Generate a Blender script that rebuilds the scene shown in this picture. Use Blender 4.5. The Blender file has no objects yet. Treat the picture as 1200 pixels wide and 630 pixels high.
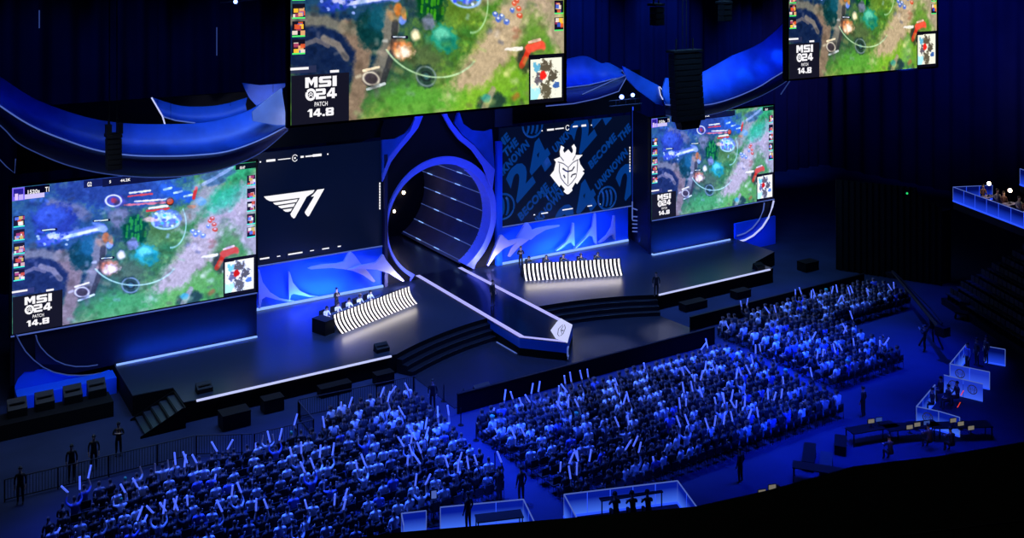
import bpy, bmesh, math, random
import numpy as np
from mathutils import Vector, Matrix
from mathutils.geometry import tessellate_polygon
random.seed(7); rng = np.random.default_rng(7)
scn = bpy.context.scene; COL = scn.collection
PI = math.pi
# ------------------------------------------------------------------ survey of the place
# X runs along the stage front, Y into the stage, Z up; the camera stands above X=0, Y=0.
FPX, CXP, HYP, HC = 1187., 600., -45., 26.5
YAW = math.atan2(750., FPX)
FW = (math.sin(YAW), math.cos(YAW)); RT = (math.cos(YAW), -math.sin(YAW))
def onz(u, v, z=0.):
    d = FPX*(HC-z)/(v-HYP); l = (u-CXP)*d/FPX
    return Vector((FW[0]*d+RT[0]*l, FW[1]*d+RT[1]*l, z))
def ony(u, v, Y):
    k = (u-CXP)/FPX; d = Y/(FW[1]+RT[1]*k); l = k*d
    return Vector((FW[0]*d+RT[0]*l, Y, HC-(v-HYP)*d/FPX))
def proj(p):
    d = FW[0]*p[0]+FW[1]*p[1]; l = RT[0]*p[0]+RT[1]*p[1]
    return CXP+FPX*l/d, HYP+FPX*(HC-p[2])/d, d
# ------------------------------------------------------------------ materials
def lin(c):
    c = c/255.
    return c/12.92 if c <= .04045 else ((c+.055)/1.055)**2.4
def rgb(r, g, b): return (lin(r), lin(g), lin(b), 1.)
MATS = {}
def mat(name, col, rough=.6, metal=0., emis=None, estr=1., var=.25, scale=3., spec=.5, bump=0., sample=True):
    m = bpy.data.materials.new(name); m.use_nodes = True; nt = m.node_tree
    b = nt.nodes['Principled BSDF']
    tc = nt.nodes.new('ShaderNodeTexCoord'); nz = nt.nodes.new('ShaderNodeTexNoise')
    nz.inputs['Scale'].default_value = scale; nz.inputs['Detail'].default_value = 4
    nt.links.new(tc.outputs['Object'], nz.inputs['Vector'])
    mx = nt.nodes.new('ShaderNodeMix'); mx.data_type = 'RGBA'
    mx.inputs['A'].default_value = tuple(x*(1-var) for x in col[:3])+(1,)
    mx.inputs['B'].default_value = tuple(min(1, x*(1+var)) for x in col[:3])+(1,)
    nt.links.new(nz.outputs['Fac'], mx.inputs['Factor']); nt.links.new(mx.outputs['Result'], b.inputs['Base Color'])
    b.inputs['Roughness'].default_value = rough; b.inputs['Metallic'].default_value = metal
    b.inputs['Specular IOR Level'].default_value = spec
    if bump:
        bp = nt.nodes.new('ShaderNodeBump'); bp.inputs['Strength'].default_value = bump
        nt.links.new(nz.outputs['Fac'], bp.inputs['Height']); nt.links.new(bp.outputs['Normal'], b.inputs['Normal'])
    if emis:
        b.inputs['Emission Color'].default_value = emis; b.inputs['Emission Strength'].default_value = estr
    if not sample: m.cycles.emission_sampling = 'NONE'
    MATS[name] = m; return m
def attr_mat(name, emissive=0., rough=.8, attr='Col'):
    m = bpy.data.materials.new(name); m.use_nodes = True; nt = m.node_tree
    b = nt.nodes['Principled BSDF']; at = nt.nodes.new('ShaderNodeAttribute'); at.attribute_name = attr
    nt.links.new(at.outputs['Color'], b.inputs['Base Color']); b.inputs['Roughness'].default_value = rough
    if emissive:
        nt.links.new(at.outputs['Color'], b.inputs['Emission Color']); b.inputs['Emission Strength'].default_value = emissive
        b.inputs['Base Color'].default_value = (0, 0, 0, 1); nt.links.remove(b.inputs['Base Color'].links[0])
        b.inputs['Specular IOR Level'].default_value = .05
    m.cycles.emission_sampling = 'NONE'
    MATS[name] = m; return m
BLK = (0, 0, 0, 1)
mat('matte_black', rgb(9, 10, 15), .75, spec=.2)
mat('black_gear', rgb(8, 9, 13), .55, spec=.3)
mat('dark_navy', rgb(7, 11, 34), .6, spec=.3)
mat('arena_floor', rgb(40, 50, 82), .75, scale=.35, var=.35, spec=.08)
mat('stage_top', rgb(40, 47, 62), .3, scale=.3, var=.2, spec=.35)
mat('runway_gloss', rgb(12, 16, 36), .14, scale=.3, var=.2, spec=.5)
mat('lower_stage', rgb(34, 38, 52), .26, scale=.3, var=.2, spec=.4)
mat('tunnel_wall', rgb(44, 52, 86), .5, scale=.9, var=.5)
mat('step_black', rgb(16, 19, 30), .45, spec=.4)
mat('wall_blue', rgb(8, 98, 250), .6, var=.15, scale=.4)
mat('fin_white', rgb(176, 172, 222), .5, var=.05)
mat('halo_blue', rgb(34, 92, 215), .5, var=.95, scale=.45)  # strong mottling paints the patchy blue light into the ribbon colour
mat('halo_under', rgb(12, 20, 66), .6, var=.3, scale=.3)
mat('halo_grey', rgb(150, 150, 170), .6, var=.4, scale=.8)
mat('ring_blue', rgb(120, 135, 250), .5, var=.1)
mat('curtain', rgb(20, 26, 60), .9, var=.4, scale=.25, spec=.05)
mat('screen_navy', BLK, .5, emis=rgb(1, 8, 34), estr=1., sample=False)
mat('g2_navy', BLK, .5, emis=rgb(2, 9, 34), estr=1., sample=False)
mat('g2_blue', BLK, .5, emis=rgb(3, 52, 126), estr=1., sample=False)
mat('logo_white', BLK, .5, emis=rgb(248, 246, 250), estr=1.05, sample=False)
mat('logo_line', BLK, .5, emis=rgb(90, 88, 100), estr=1., sample=False)
mat('logo_dark', BLK, .5, emis=rgb(28, 30, 48), estr=1., sample=False)
mat('caption_box', BLK, .5, emis=rgb(22, 22, 38), estr=1., sample=False)
mat('strip_lavender', BLK, .4, emis=rgb(172, 172, 255), estr=1.05)
mat('strip_white', BLK, .4, emis=rgb(196, 204, 255), estr=1.)
mat('strip_blue', BLK, .4, emis=rgb(136, 176, 255), estr=1.15)
mat('strip_deep', BLK, .4, emis=rgb(40, 80, 255), estr=1.1)
mat('strip_dim', BLK, .4, emis=rgb(84, 108, 196), estr=.8, sample=False)
mat('strip_faint', BLK, .4, emis=rgb(50, 70, 140), estr=.7, sample=False)
mat('rib_white', rgb(220, 210, 200), .5, emis=rgb(255, 242, 226), estr=.95)
mat('kite_white', BLK, .5, emis=rgb(200, 205, 250), estr=1.)
mat('lamp_warm', BLK, .4, emis=rgb(255, 226, 190), estr=12.)
mat('lamp_blue', BLK, .4, emis=rgb(120, 150, 255), estr=6.)
mat('stick_glow', rgb(170, 185, 255), .5, emis=rgb(84, 112, 250), estr=.8, sample=False)  # emission stands in for blue light on the sticks, plus some LED glow
mat('monitor_glow', BLK, .4, emis=rgb(150, 142, 128), estr=.55, var=.9, scale=9)
mat('monitor_blue', BLK, .4, emis=rgb(60, 90, 180), estr=.6)
mat('dot_green', BLK, .4, emis=rgb(40, 220, 110), estr=1.)
mat('dot_red', BLK, .4, emis=rgb(230, 60, 30), estr=1.)
mat('chair_black', rgb(20, 21, 28), .6, spec=.3)
mat('headset', rgb(15, 15, 20), .4)
mat('rail_grey', rgb(52, 56, 70), .45, .3)
mat('grey_post', rgb(48, 50, 62), .7)
attr_mat('person'); attr_mat('game_picture', 1.)
def glass_mat(name, lo, hi, alpha):
    m = bpy.data.materials.new(name); m.use_nodes = True; nt = m.node_tree; nt.nodes.clear()
    o = nt.nodes.new('ShaderNodeOutputMaterial'); mx = nt.nodes.new('ShaderNodeMixShader')
    tr = nt.nodes.new('ShaderNodeBsdfTransparent'); em = nt.nodes.new('ShaderNodeEmission')
    tr.inputs['Color'].default_value = (.75, .8, 1, 1)
    tc = nt.nodes.new('ShaderNodeTexCoord'); sp = nt.nodes.new('ShaderNodeSeparateXYZ'); rp = nt.nodes.new('ShaderNodeValToRGB')
    nt.links.new(tc.outputs['Generated'], sp.inputs[0]); nt.links.new(sp.outputs['Z'], rp.inputs[0])
    rp.color_ramp.elements[0].color = lo; rp.color_ramp.elements[1].color = hi; rp.color_ramp.elements[1].position = .75  # emission ramp paints in the edge light rising from the base
    nt.links.new(rp.outputs[0], em.inputs[0]); mx.inputs[0].default_value = alpha
    nt.links.new(tr.outputs[0], mx.inputs[1]); nt.links.new(em.outputs[0], mx.inputs[2]); nt.links.new(mx.outputs[0], o.inputs[0])
    m.cycles.emission_sampling = 'NONE'; MATS[name] = m
glass_mat('lit_glass', rgb(70, 120, 255), rgb(6, 28, 150), .72)
glass_mat('lit_glass_pale', rgb(60, 98, 245), rgb(28, 54, 190), .85)
glass_mat('lit_glass_dark', rgb(30, 70, 235), rgb(2, 14, 90), .8)
# ------------------------------------------------------------------ mesh helpers
class MB:
    def __init__(s): s.v = []; s.f = []; s.mi = []; s.m = []
    def mid(s, m):
        if m not in s.m: s.m.append(m)
        return s.m.index(m)
    def add(s, vs, fs, m='matte_black'):
        o = len(s.v); k = s.mid(m); s.v += [tuple(x) for x in vs]
        for f in fs: s.f.append([o+i for i in f]); s.mi.append(k)
        return s
    def box(s, c, d, m='matte_black', rz=0., taper=1.):
        hx, hy, hz = d[0]/2, d[1]/2, d[2]/2; cs, sn = math.cos(rz), math.sin(rz); vs = []
        for z in (-1, 1):
            t = taper if z > 0 else 1
            for x, y in ((-1, -1), (1, -1), (1, 1), (-1, 1)):
                X, Y = x*hx*t, y*hy*t; vs.append((c[0]+X*cs-Y*sn, c[1]+X*sn+Y*cs, c[2]+z*hz))
        return s.add(vs, [(3, 2, 1, 0), (4, 5, 6, 7), (0, 1, 5, 4), (1, 2, 6, 5), (2, 3, 7, 6), (3, 0, 4, 7)], m)
    def tube(s, pts, r, m='matte_black', n=6, closed=False, r2=None):
        pts = [Vector(p) for p in pts]; N = len(pts); vs = []; fs = []
        for i, p in enumerate(pts):
            a = pts[i-1] if (i or closed) else pts[i]; b = pts[(i+1) % N] if (i < N-1 or closed) else pts[i]
            t = (b-a).normalized(); up = Vector((0, 0, 1)) if abs(t.z) < .9 else Vector((1, 0, 0))
            x = t.cross(up).normalized(); y = x.cross(t)
            rr = r if r2 is None else r+(r2-r)*i/max(1, N-1)
            for k in range(n):
                q = 2*PI*k/n; vs.append(p+x*math.cos(q)*rr+y*math.sin(q)*rr)
        for i in range(N if closed else N-1):
            j = (i+1) % N
            for k in range(n): l = (k+1) % n; fs.append((i*n+k, i*n+l, j*n+l, j*n+k))
        if not closed: fs += [tuple(range(n-1, -1, -1)), tuple(range((N-1)*n, N*n))]
        return s.add(vs, fs, m)
    def poly(s, pts, off, m='matte_black', side=None):
        # flat outline (3-D points) thickened by vector off
        pts = [Vector(p) for p in pts]; off = Vector(off); n = len(pts)
        tri = tessellate_polygon([pts])
        s.add(pts, [tuple(t) for t in tri], m)
        s.add([p+off for p in pts], [tuple(reversed(t)) for t in tri], side or m)
        s.add(pts+[p+off for p in pts], [(i, (i+1) % n, n+(i+1) % n, n+i) for i in range(n)], side or m)
        return s
    def grid(s, rows, m='matte_black'):
        n = len(rows[0]); vs = [p for r in rows for p in r]; fs = []
        for i in range(len(rows)-1):
            for k in range(n-1): fs.append((i*n+k, i*n+k+1, (i+1)*n+k+1, (i+1)*n+k))
        return s.add(vs, fs, m)
    def ball(s, c, r, m='matte_black', n=10, sc=(1, 1, 1)):
        rows = []
        for i in range(n//2+1):
            a = PI*i/(n//2)
            rows.append([(c[0]+r*sc[0]*math.sin(a)*math.cos(2*PI*k/n), c[1]+r*sc[1]*math.sin(a)*math.sin(2*PI*k/n), c[2]+r*sc[2]*math.cos(a)) for k in range(n+1)])
        return s.grid(rows, m)
    def mesh(s, name):
        me = bpy.data.meshes.new(name); me.from_pydata(s.v, [], s.f)
        for m in s.m: me.materials.append(MATS[m])
        me.polygons.foreach_set('material_index', s.mi); me.update()
        bm = bmesh.new(); bm.from_mesh(me); bmesh.ops.remove_doubles(bm, verts=bm.verts, dist=1e-5)
        bmesh.ops.recalc_face_normals(bm, faces=bm.faces); bm.to_mesh(me); bm.free(); return me
    def obj(s, name, parent=None, smooth=False):
        me = s.mesh(name)
        if smooth: me.polygons.foreach_set('use_smooth', [True]*len(me.polygons))
        return link(name, me, parent)
def link(name, data, parent=None):
    o = bpy.data.objects.new(name, data); COL.objects.link(o)
    if parent: o.parent = parent
    return o
def tag(o, label, cat, group=None, kind=None):
    o['label'] = label; o['category'] = cat
    if group: o['group'] = group
    if kind: o['kind'] = kind
    return o
def thing(name, label, cat, loc=(0, 0, 0), rz=0., group=None):
    o = link(name, None); o.location = loc; o.rotation_euler = (0, 0, rz); o.empty_display_size = .2
    return tag(o, label, cat, group)
def struct(o): o['kind'] = 'structure'; return o
def textmesh(body, w, h, m, bold=.02, shear=0.):
    cu = bpy.data.curves.new('t', 'FONT'); cu.body = body; cu.offset = bold; cu.shear = shear
    cu.resolution_u = 3; cu.space_character = 1.08 if bold > .02 else 1.
    o = link('t', cu); bpy.context.view_layer.update()
    me = bpy.data.meshes.new_from_object(o.evaluated_get(bpy.context.evaluated_depsgraph_get()))
    bpy.data.objects.remove(o); bpy.data.curves.remove(cu)
    n = len(me.vertices); co = np.zeros(n*3); me.vertices.foreach_get('co', co); co = co.reshape(-1, 3)
    lo = co.min(0); hi = co.max(0); co[:, 0] = (co[:, 0]-(lo[0]+hi[0])/2)/(hi[0]-lo[0])*w
    co[:, 1] = (co[:, 1]-lo[1])/(hi[1]-lo[1])*h
    co2 = np.stack([co[:, 0], np.zeros(n), co[:, 1]], 1)            # stand upright in the XZ plane
    me.vertices.foreach_set('co', co2.ravel()); me.materials.clear(); me.materials.append(MATS[m]); me.update(); return me
def text(name, body, w, h, m, parent, loc, bold=.02, shear=0.):
    o = link(name, textmesh(body, w, h, m, bold, shear), parent); o.location = loc; return o
# ------------------------------------------------------------------ camera and render look
cam = bpy.data.cameras.new('camera'); co = link('camera', cam); co.location = (0, 0, HC)
co.rotation_euler = (PI/2, 0, -YAW); cam.sensor_width = 36; cam.lens = 36*FPX/1200.
cam.shift_y = -(315-HYP)/1200.; cam.clip_end = 400; scn.camera = co
scn.view_settings.view_transform = 'Standard'; scn.view_settings.look = 'None'
scn.cycles.use_denoising = True; scn.cycles.max_bounces = 6; scn.cycles.transparent_max_bounces = 12
scn.cycles.sample_clamp_indirect = 4; scn.cycles.caustics_reflective = False; scn.cycles.caustics_refractive = False
w = bpy.data.worlds.new('hall_air'); scn.world = w; w.use_nodes = True
w.node_tree.nodes['Background'].inputs[0].default_value = (.02, .06, .3, 1); w.node_tree.nodes['Background'].inputs[1].default_value = .003
LIGHTK = 1.
def area(name, loc, target, sx, sy, col, power, spread=180):
    l = bpy.data.lights.new(name, 'AREA'); l.shape = 'RECTANGLE'; l.size = sx; l.size_y = sy; l.color = col; l.energy = power*LIGHTK
    l.spread = math.radians(spread); o = link(name, l); o.location = loc
    o.rotation_euler = (Vector(target)-Vector(loc)).to_track_quat('-Z', 'Y').to_euler(); return o
def spot(name, loc, target, col, power, ang=30, blend=.6, r=.3):
    l = bpy.data.lights.new(name, 'SPOT'); l.color = col; l.energy = power*LIGHTK; l.spot_size = math.radians(ang); l.spot_blend = blend
    l.shadow_soft_size = r; o = link(name, l); o.location = loc
    o.rotation_euler = (Vector(target)-Vector(loc)).to_track_quat('-Z', 'Y').to_euler(); return o
BLUE = (.015, .10, 1.); DEEP = (.01, .05, 1.); PALE = (.45, .5, 1.); WARM = (1., .88, .74)
# ------------------------------------------------------------------ the hall
ST = 1.2                                                             # stage height
fl = MB().add([(-30, -10, 0), (110, -10, 0), (110, 95, 0), (-30, 95, 0)], [(0, 1, 2, 3)], 'arena_floor').obj('floor'); struct(fl)
def curtain(name, p, q, z1, waves, amp):
    p = Vector(p); q = Vector(q); n = waves*8; d = (q-p); nrm = Vector((-d.y, d.x)).normalized(); lo = []; hi = []
    for i in range(n+1):
        t = i/n; x = p+d*t+nrm*amp*math.sin(2*PI*i/8.+.8*math.sin(i*.13)); lo.append((x.x, x.y, 0)); hi.append((x.x, x.y, z1))
    return struct(MB().grid([lo, hi], 'curtain').obj(name, smooth=True))
curtain('wall_back', (-30, 90), (110, 90), 38, 70, .35)  # folds under added spots stand in for haze and faint beams
curtain('wall_right', (105, 90), (105, -10), 38, 40, .3)
curtain('wall_left', (-28, -10), (-28, 90), 38, 40, .3)
struct(MB().add([(-30, -10, 38), (110, -10, 38), (110, 95, 38), (-30, 95, 38)], [(3, 2, 1, 0)], 'matte_black').obj('ceiling'))
# ------------------------------------------------------------------ stage
CX0 = 39.5; RC = 23.35; CY0 = 38.55; YF = 59.2
def arc(r, half=None, n=40):
    half = half if half is not None else math.asin(10.9/RC)
    return [(CX0+r*math.sin(-half+2*half*i/n), CY0+r*math.cos(half*(2*i/n-1))) for i in range(n+1)]
stage = thing('stage', 'wide dark glossy stage with curved steps cut into its front edge', 'stage', (0, 0, 0))
a0 = arc(RC)
outl = [(12.84, 88), (12.84, 61.7), (15.12, 61.6), (15.12, YF)]+a0+[(62.9, YF), (62.9, 61.2), (66.6, 62.5), (66.6, 88)]
MB().poly([(x, y, ST) for x, y in outl], (0, 0, -ST+.01), 'stage_top', 'matte_black').obj('deck', stage)
for k in range(1, 4):
    ro, ri = RC-.42*(k-1)+.01, RC-.42*k; h = ST-.3*k
    A, B = arc(ro), arc(ri)
    mb = MB().poly([(x, y, h) for x, y in A+B[::-1]], (0, 0, -h+.03), 'step_black')
    mb.tube([(x, y-.01, h+.005) for x, y in B], .013, 'rail_grey', 4)
    mb.obj('step', stage)
lowA = arc(RC-1.3)
MB().poly([(29.2, 52.6, .04), (50.2, 52.6, .04)]+[(x, y, .04) for x, y in lowA[::-1]], (0, 0, -.03), 'lower_stage').obj('lower_deck', stage)
MB().tube([(12.86, 67, ST+.01), (12.86, 61.72, ST+.01), (15.12, 61.62, ST+.01), (15.12, YF, ST+.01), (15.7, YF, ST+.01)], .03, 'rail_grey', 4).obj('edge_trim', stage)
def strip(name, label, p, q, wdt=.1, m='strip_white', h=.1, group=None, parent=None):
    p = Vector(p); q = Vector(q); d = q-p; o = MB().box((0, 0, 0), (d.length, wdt, h), m).obj(name, parent)
    o.location = (p+q)/2; o.rotation_euler = (0, -math.asin(max(-1, min(1, d.z/d.length))), math.atan2(d.y, d.x))
    if not parent: tag(o, label, 'light', group)
    return o
strip('light_strip', 'white light strip along the left front edge of the stage', (15.84, 59.15, 1.17), (28.2, 59.15, 1.17), .12)
strip('light_strip', 'white light strip along the right front edge of the stage', (50.6, 59.15, 1.17), (62.5, 59.15, 1.17), .12)
# stairs at the left corner of the stage
stair = thing('stage_stair', 'short black stair leading up to the left corner of the stage', 'stair', (0, 0, 0))
for k in range(5):
    x = 14.86-.45*k; h = ST-.2*(k+1)
    MB().box((x, 59.85, h-.03), (.4, 2.5, .06), 'stage_top').box((x+.21, 59.85, h+.05), (.03, 2.5, .24), 'step_black').obj('tread', stair)
for y in (58.56, 61.13):
    MB().poly([(15.08, y, ST-.03), (14.9, y, ST-.03), (12.6, y, .12), (12.6, y, .01), (15.08, y, .01)], (0, .04, 0), 'matte_black').obj('stringer', stair)
# ------------------------------------------------------------------ runway
run = thing('runway', 'dark glossy runway edged with lavender light strips, leading from portal to pointed tip', 'runway')
A = onz(609, 395, ST+.06); B = onz(664.6, 401, ST+.06); C = onz(671, 380.5, ST+.06)
XL, XR = 36.95, 41.2; zr = ST+.06
o = [(XL, 73, zr), (A.x, A.y, zr), (B.x, B.y, zr), (C.x, C.y, zr), (XR, 73, zr)]
mb = MB().poly(o, (0, 0, -.05), 'runway_gloss').obj('deck', run)
def inset(a, b, d):  # offset quad to the right of a->b in plan
    a = Vector(a); b = Vector(b); t = (b-a).normalized(); n = Vector((-t.y, t.x, 0))*d
    return [a, b, b+n, a+n]
for a_, b_, wd in ((o[0], o[1], .36), (o[1], o[2], .28), (o[3], o[4], .36)):
    q = inset(a_, b_, wd); MB().poly([p+Vector((0, 0, .012)) for p in q], (0, 0, -.05), 'strip_lavender').obj('light_strip', run)
kz = zr+.02; Z = lambda x, y: onz(580+x/9.69, 365+y/9.69, kz)
MB().poly([Z(632, 210), Z(705, 112), Z(750, 75), Z(880, 150), Z(822, 350), Z(690, 303)], (0, 0, -.03), 'kite_white').obj('tip_panel', run)
mb = MB()
for L in ([(770, 150), (722, 195), (712, 260), (730, 280)], [(790, 150), (800, 185), (775, 250), (745, 275)], [(775, 165), (750, 210), (760, 250)]):
    mb.tube([Z(*p)+Vector((0, 0, .01)) for p in L], .022, 'logo_dark', 4)
mb.ball(Z(768, 215)+Vector((0, 0, .01)), .1, 'logo_dark', 8, (1, 1, .2)); mb.obj('emblem', run)
mb = MB()
for a_, b_ in ((Vector((XL, 62.2, zr)), A), (A, B), (B, C), (C, Vector((XR, 62.2, zr)))):
    for z0, z1, m in ((.55, zr-.06, 'wall_blue'), (.03, .55, 'matte_black')):  # blue glow painted on the upper skirt, the unlit lower part black
        mb.add([(a_.x, a_.y, z0), (b_.x, b_.y, z0), (b_.x, b_.y, z1), (a_.x, a_.y, z1)], [(0, 1, 2, 3)], m)
mb.obj('skirt', run)
zz = .06
for P, Q in ((onz(582, 400.5, zz), onz(604.5, 413.5, zz)), (onz(605.5, 413.7, zz), onz(662.5, 421.5, zz)), (onz(665.2, 420.5, zz), onz(667.2, 400, zz))):
    strip('base_light', '', P, Q, .07, 'strip_dim' , .06, parent=run)
crescent = []
c = onz(663, 408, .6)
MB().tube([(B.x+.12+.2*math.cos(t), B.y+.05+.22*math.cos(t), .62+.3*math.sin(t)) for t in np.linspace(1.2, 5, 9)], .06, 'strip_dim', 5).obj('side_emblem', run)
# ------------------------------------------------------------------ upstage walls
YW = 72.2
def wall_panel(name, label, cat, x0, x1, z0, z1, y, m, th=.3, parent=None):
    ob = MB().box(((x0+x1)/2, y+th/2, (z0+z1)/2), (x1-x0, th, z1-z0), m).obj(name, parent)
    if not parent: tag(ob, label, cat)
    return ob
wall_panel('backdrop_board', 'blue-lit low wall under the navy screen with the T1 mark', 'wall', 21.95, 33.65, ST, 4.33, YW, 'wall_blue')
wall_panel('backdrop_board', 'blue-lit low wall under the screen with the horned mask mark', 'wall', 44.4, 58.1, ST, 4.25, YW, 'wall_blue')
for nm, x0, x1, lab in (('light_strip', 22.6, 33.6, 'pale blue light strip at the foot of the left blue wall'), ('light_strip', 44.0, 57.9, 'pale blue light strip at the foot of the right blue wall')):
    strip(nm, lab, (x0, YW-.25, ST+.09), (x1, YW-.25, ST+.09), .14, 'strip_blue', .16)
    area('wall_wash', ((x0+x1)/2, YW-1.1, ST+.3), ((x0+x1)/2, YW+.3, ST+1.7), (x1-x0)*.4, .3, (.012, .085, 1), 430, 150)
    area('wall_wash', ((x0+x1)/2, YW-3.2, ST+.6), ((x0+x1)/2, YW+.3, ST+1.6), (x1-x0)*.6, .3, (.62, .58, 1), 55)
# sculpted white fins standing off the walls
def fin(label, pts, orig, sc, y=71.75, th=.22, m='fin_white', group='white fins on the blue walls'):
    ps = [ony(orig[0]+x/sc, orig[1]+y_/sc, y) for x, y_ in pts]
    ob = MB().poly(ps, (0, th, 0), m).obj('wall_fin')
    bv = ob.modifiers.new('b', 'BEVEL'); bv.width = .03; bv.segments = 2
    return tag(ob, label, 'decoration', group)
L0, LS = (300, 280), 5.25
fin('pale fin sweeping right, tallest at the far left of the left blue wall', [(14, 190), (22, 188), (42, 265), (90, 330), (150, 366), (240, 381), (200, 388), (120, 372), (62, 355), (38, 372), (27, 428), (18, 428)], L0, LS)
fin('smaller pale fin sweeping right, second from left on the left wall', [(200, 202), (208, 200), (228, 268), (272, 318), (330, 345), (385, 354), (330, 358), (270, 345), (232, 337), (217, 346), (210, 376), (203, 374)], L0, LS)
fin('pale bird-shaped fin high on the left blue wall, pointing left', [(320, 182), (345, 170), (400, 158), (500, 150), (540, 140), (562, 100), (578, 80), (592, 82), (615, 108), (645, 150), (690, 200), (735, 258), (728, 266), (715, 262), (660, 222), (600, 197), (540, 186), (470, 178), (400, 182), (340, 187)], L0, LS, 71.5)
fin('pale bird-shaped fin beside the left foot of the portal ring', [(565, 190), (640, 162), (735, 146), (757, 125), (775, 98), (787, 96), (802, 128), (850, 188), (912, 256), (905, 262), (885, 250), (820, 212), (740, 188), (650, 184)], L0, LS, 71.2)
R0_, RS = (570, 240), 5.73
fin('pale forked fin beside the right foot of the portal ring', [(6, 406), (55, 292), (92, 206), (108, 201), (128, 222), (152, 240), (240, 222), (290, 232), (215, 288), (160, 350), (148, 346), (172, 296), (205, 256), (120, 292), (60, 345), (14, 410)], R0_, RS, 71.3)
fin('pale peaked fin with a long tail on the right blue wall', [(205, 222), (240, 165), (262, 124), (280, 120), (302, 150), (308, 172), (340, 158), (420, 142), (497, 136), (490, 146), (400, 168), (335, 205), (300, 235), (250, 224)], R0_, RS, 71.55)
fin('pale upright fin, leftmost of three curved spikes on the right wall', [(468, 306), (535, 250), (570, 190), (581, 122), (590, 122), (595, 278), (584, 272), (572, 250), (548, 260), (505, 296), (472, 311)], R0_, RS)
fin('pale upright fin, tallest middle one of three spikes on the right wall', [(593, 292), (660, 225), (712, 150), (727, 57), (737, 57), (743, 264), (730, 258), (716, 214), (692, 206), (652, 245), (612, 287), (597, 297)], R0_, RS)
fin('pale upright fin, rightmost of three spikes on the right wall', [(753, 252), (810, 203), (842, 150), (855, 72), (865, 72), (870, 238), (860, 230), (850, 200), (828, 208), (788, 245), (758, 257)], R0_, RS)
# ---- navy screen with T1 mark
t1 = thing('led_screen', 'navy screen left of the portal showing a white T1 mark', 'screen', (0, YW, 0))
XA, XB = 21.95, 33.65
MB().box(((XA+XB)/2, .12, (4.38+12.55)/2), (XB-XA, .2, 12.55-4.38), 'screen_navy').obj('panel', t1)
MB().box(((XA+XB)/2, .0, 4.33), (XB-XA, .12, .07), 'strip_dim').obj('bottom_edge', t1)
def flat(mb, pts, orig, sc, y, m, lift=.02):
    ps = [ony(orig[0]+x/sc, orig[1]+v/sc, y) for x, v in pts]
    mb.poly([Vector((p.x, -lift, p.z)) for p in ps], (0, .012, 0), m)
G = (305, 215)
mb = MB()
for P in ([(58, 212), (890, 103), (862, 150), (760, 215), (568, 560), (545, 570), (512, 542), (493, 500), (650, 232), (208, 290), (150, 285), (100, 258)],
          [(210, 314), (615, 254), (590, 302), (268, 350), (235, 340)], [(293, 368), (572, 324), (545, 377), (345, 405), (315, 392)],
          [(370, 427), (525, 404), (497, 450), (450, 463), (410, 459), (385, 442)],
          [(935, 100), (1050, 83), (802, 525), (780, 538), (747, 507), (728, 470), (885, 208), (830, 212), (882, 165)]):
    flat(mb, P, G, 14., YW, 'logo_white')
mb.obj('logo', t1)
def ticks(parent, y, items, m='logo_white', name='readout_mark'):
    for u, v, w_, h_ in items:
        p = ony(u, v, y); MB().box((p.x, -.02, p.z), (w_, .02, h_), m).obj(name, parent)
ticks(t1, YW, [(305, 189.6, .1, .1), (316, 188, .5, .16), (319.8, 187.6, .35, .16), (333, 186.2, .95, .06), (354, 183.6, .24, .14), (362, 182.8, .55, .1), (371.5, 181.7, .7, .18), (384, 180.4, .1, .1)])
cg = ony(345.5, 185, YW); MB().tube([(cg.x+.2*math.cos(t), -.03, cg.z+.24*math.sin(t)) for t in np.linspace(.5, 5.8, 16)], .025, 'logo_white', 4).obj('readout_ring', t1); MB().box((cg.x, -.03, cg.z), (.12, .02, .12), 'logo_white').obj('readout_mark', t1)
ticks(t1, YW, [(310, 302.5, .7, .1), (326.5, 300, .25, .06), (346, 296.7, 1.1, .1), (365.5, 293.4, .3, .06), (381.5, 291, .55, .08), (397.5, 288.4, .25, .08)])
ticks(t1, YW, [(445, 215+i*3.2, .09, .17) for i in range(10)])
# ---- dark blue screen with horned mask mark
g2 = thing('led_screen', 'blue lettered screen right of the portal showing a white horned mask', 'screen', (0, YW, 0))
GX0, GX1, GZ0, GZ1 = 44.45, 58.45, 4.3, 12.52
MB().box(((GX0+GX1)/2, .12, (GZ0+GZ1)/2), (GX1-GX0, .2, GZ1-GZ0), 'g2_navy').obj('panel', g2)
MB().box(((GX0+GX1)/2, .0, GZ0-.04), (GX1-GX0, .12, .07), 'strip_dim').obj('bottom_edge', g2)
def clip(me):
    bm = bmesh.new(); bm.from_mesh(me)
    for co_, no in (((GX0, 0, 0), (-1, 0, 0)), ((GX1, 0, 0), (1, 0, 0)), ((0, 0, GZ0), (0, 0, -1)), ((0, 0, GZ1), (0, 0, 1))):
        bmesh.ops.bisect_plane(bm, geom=bm.verts[:]+bm.edges[:]+bm.faces[:], plane_co=co_, plane_no=no, clear_outer=True)
    bm.to_mesh(me); bm.free(); return me
def diag(body, px, py, h, w_, bold=.05):
    me = textmesh(body, w_, h, 'g2_blue', bold, .15); p = ony(580+px/4.2, 130+py/4.2, YW)
    R = Matrix.Translation((p.x, -.005, p.z)) @ Matrix.Rotation(-math.radians(40), 4, 'Y') @ Matrix.Translation((0, 0, -h/2))
    me.transform(R); clip(me)
    if len(me.polygons): link('lettering', me, g2)
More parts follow.
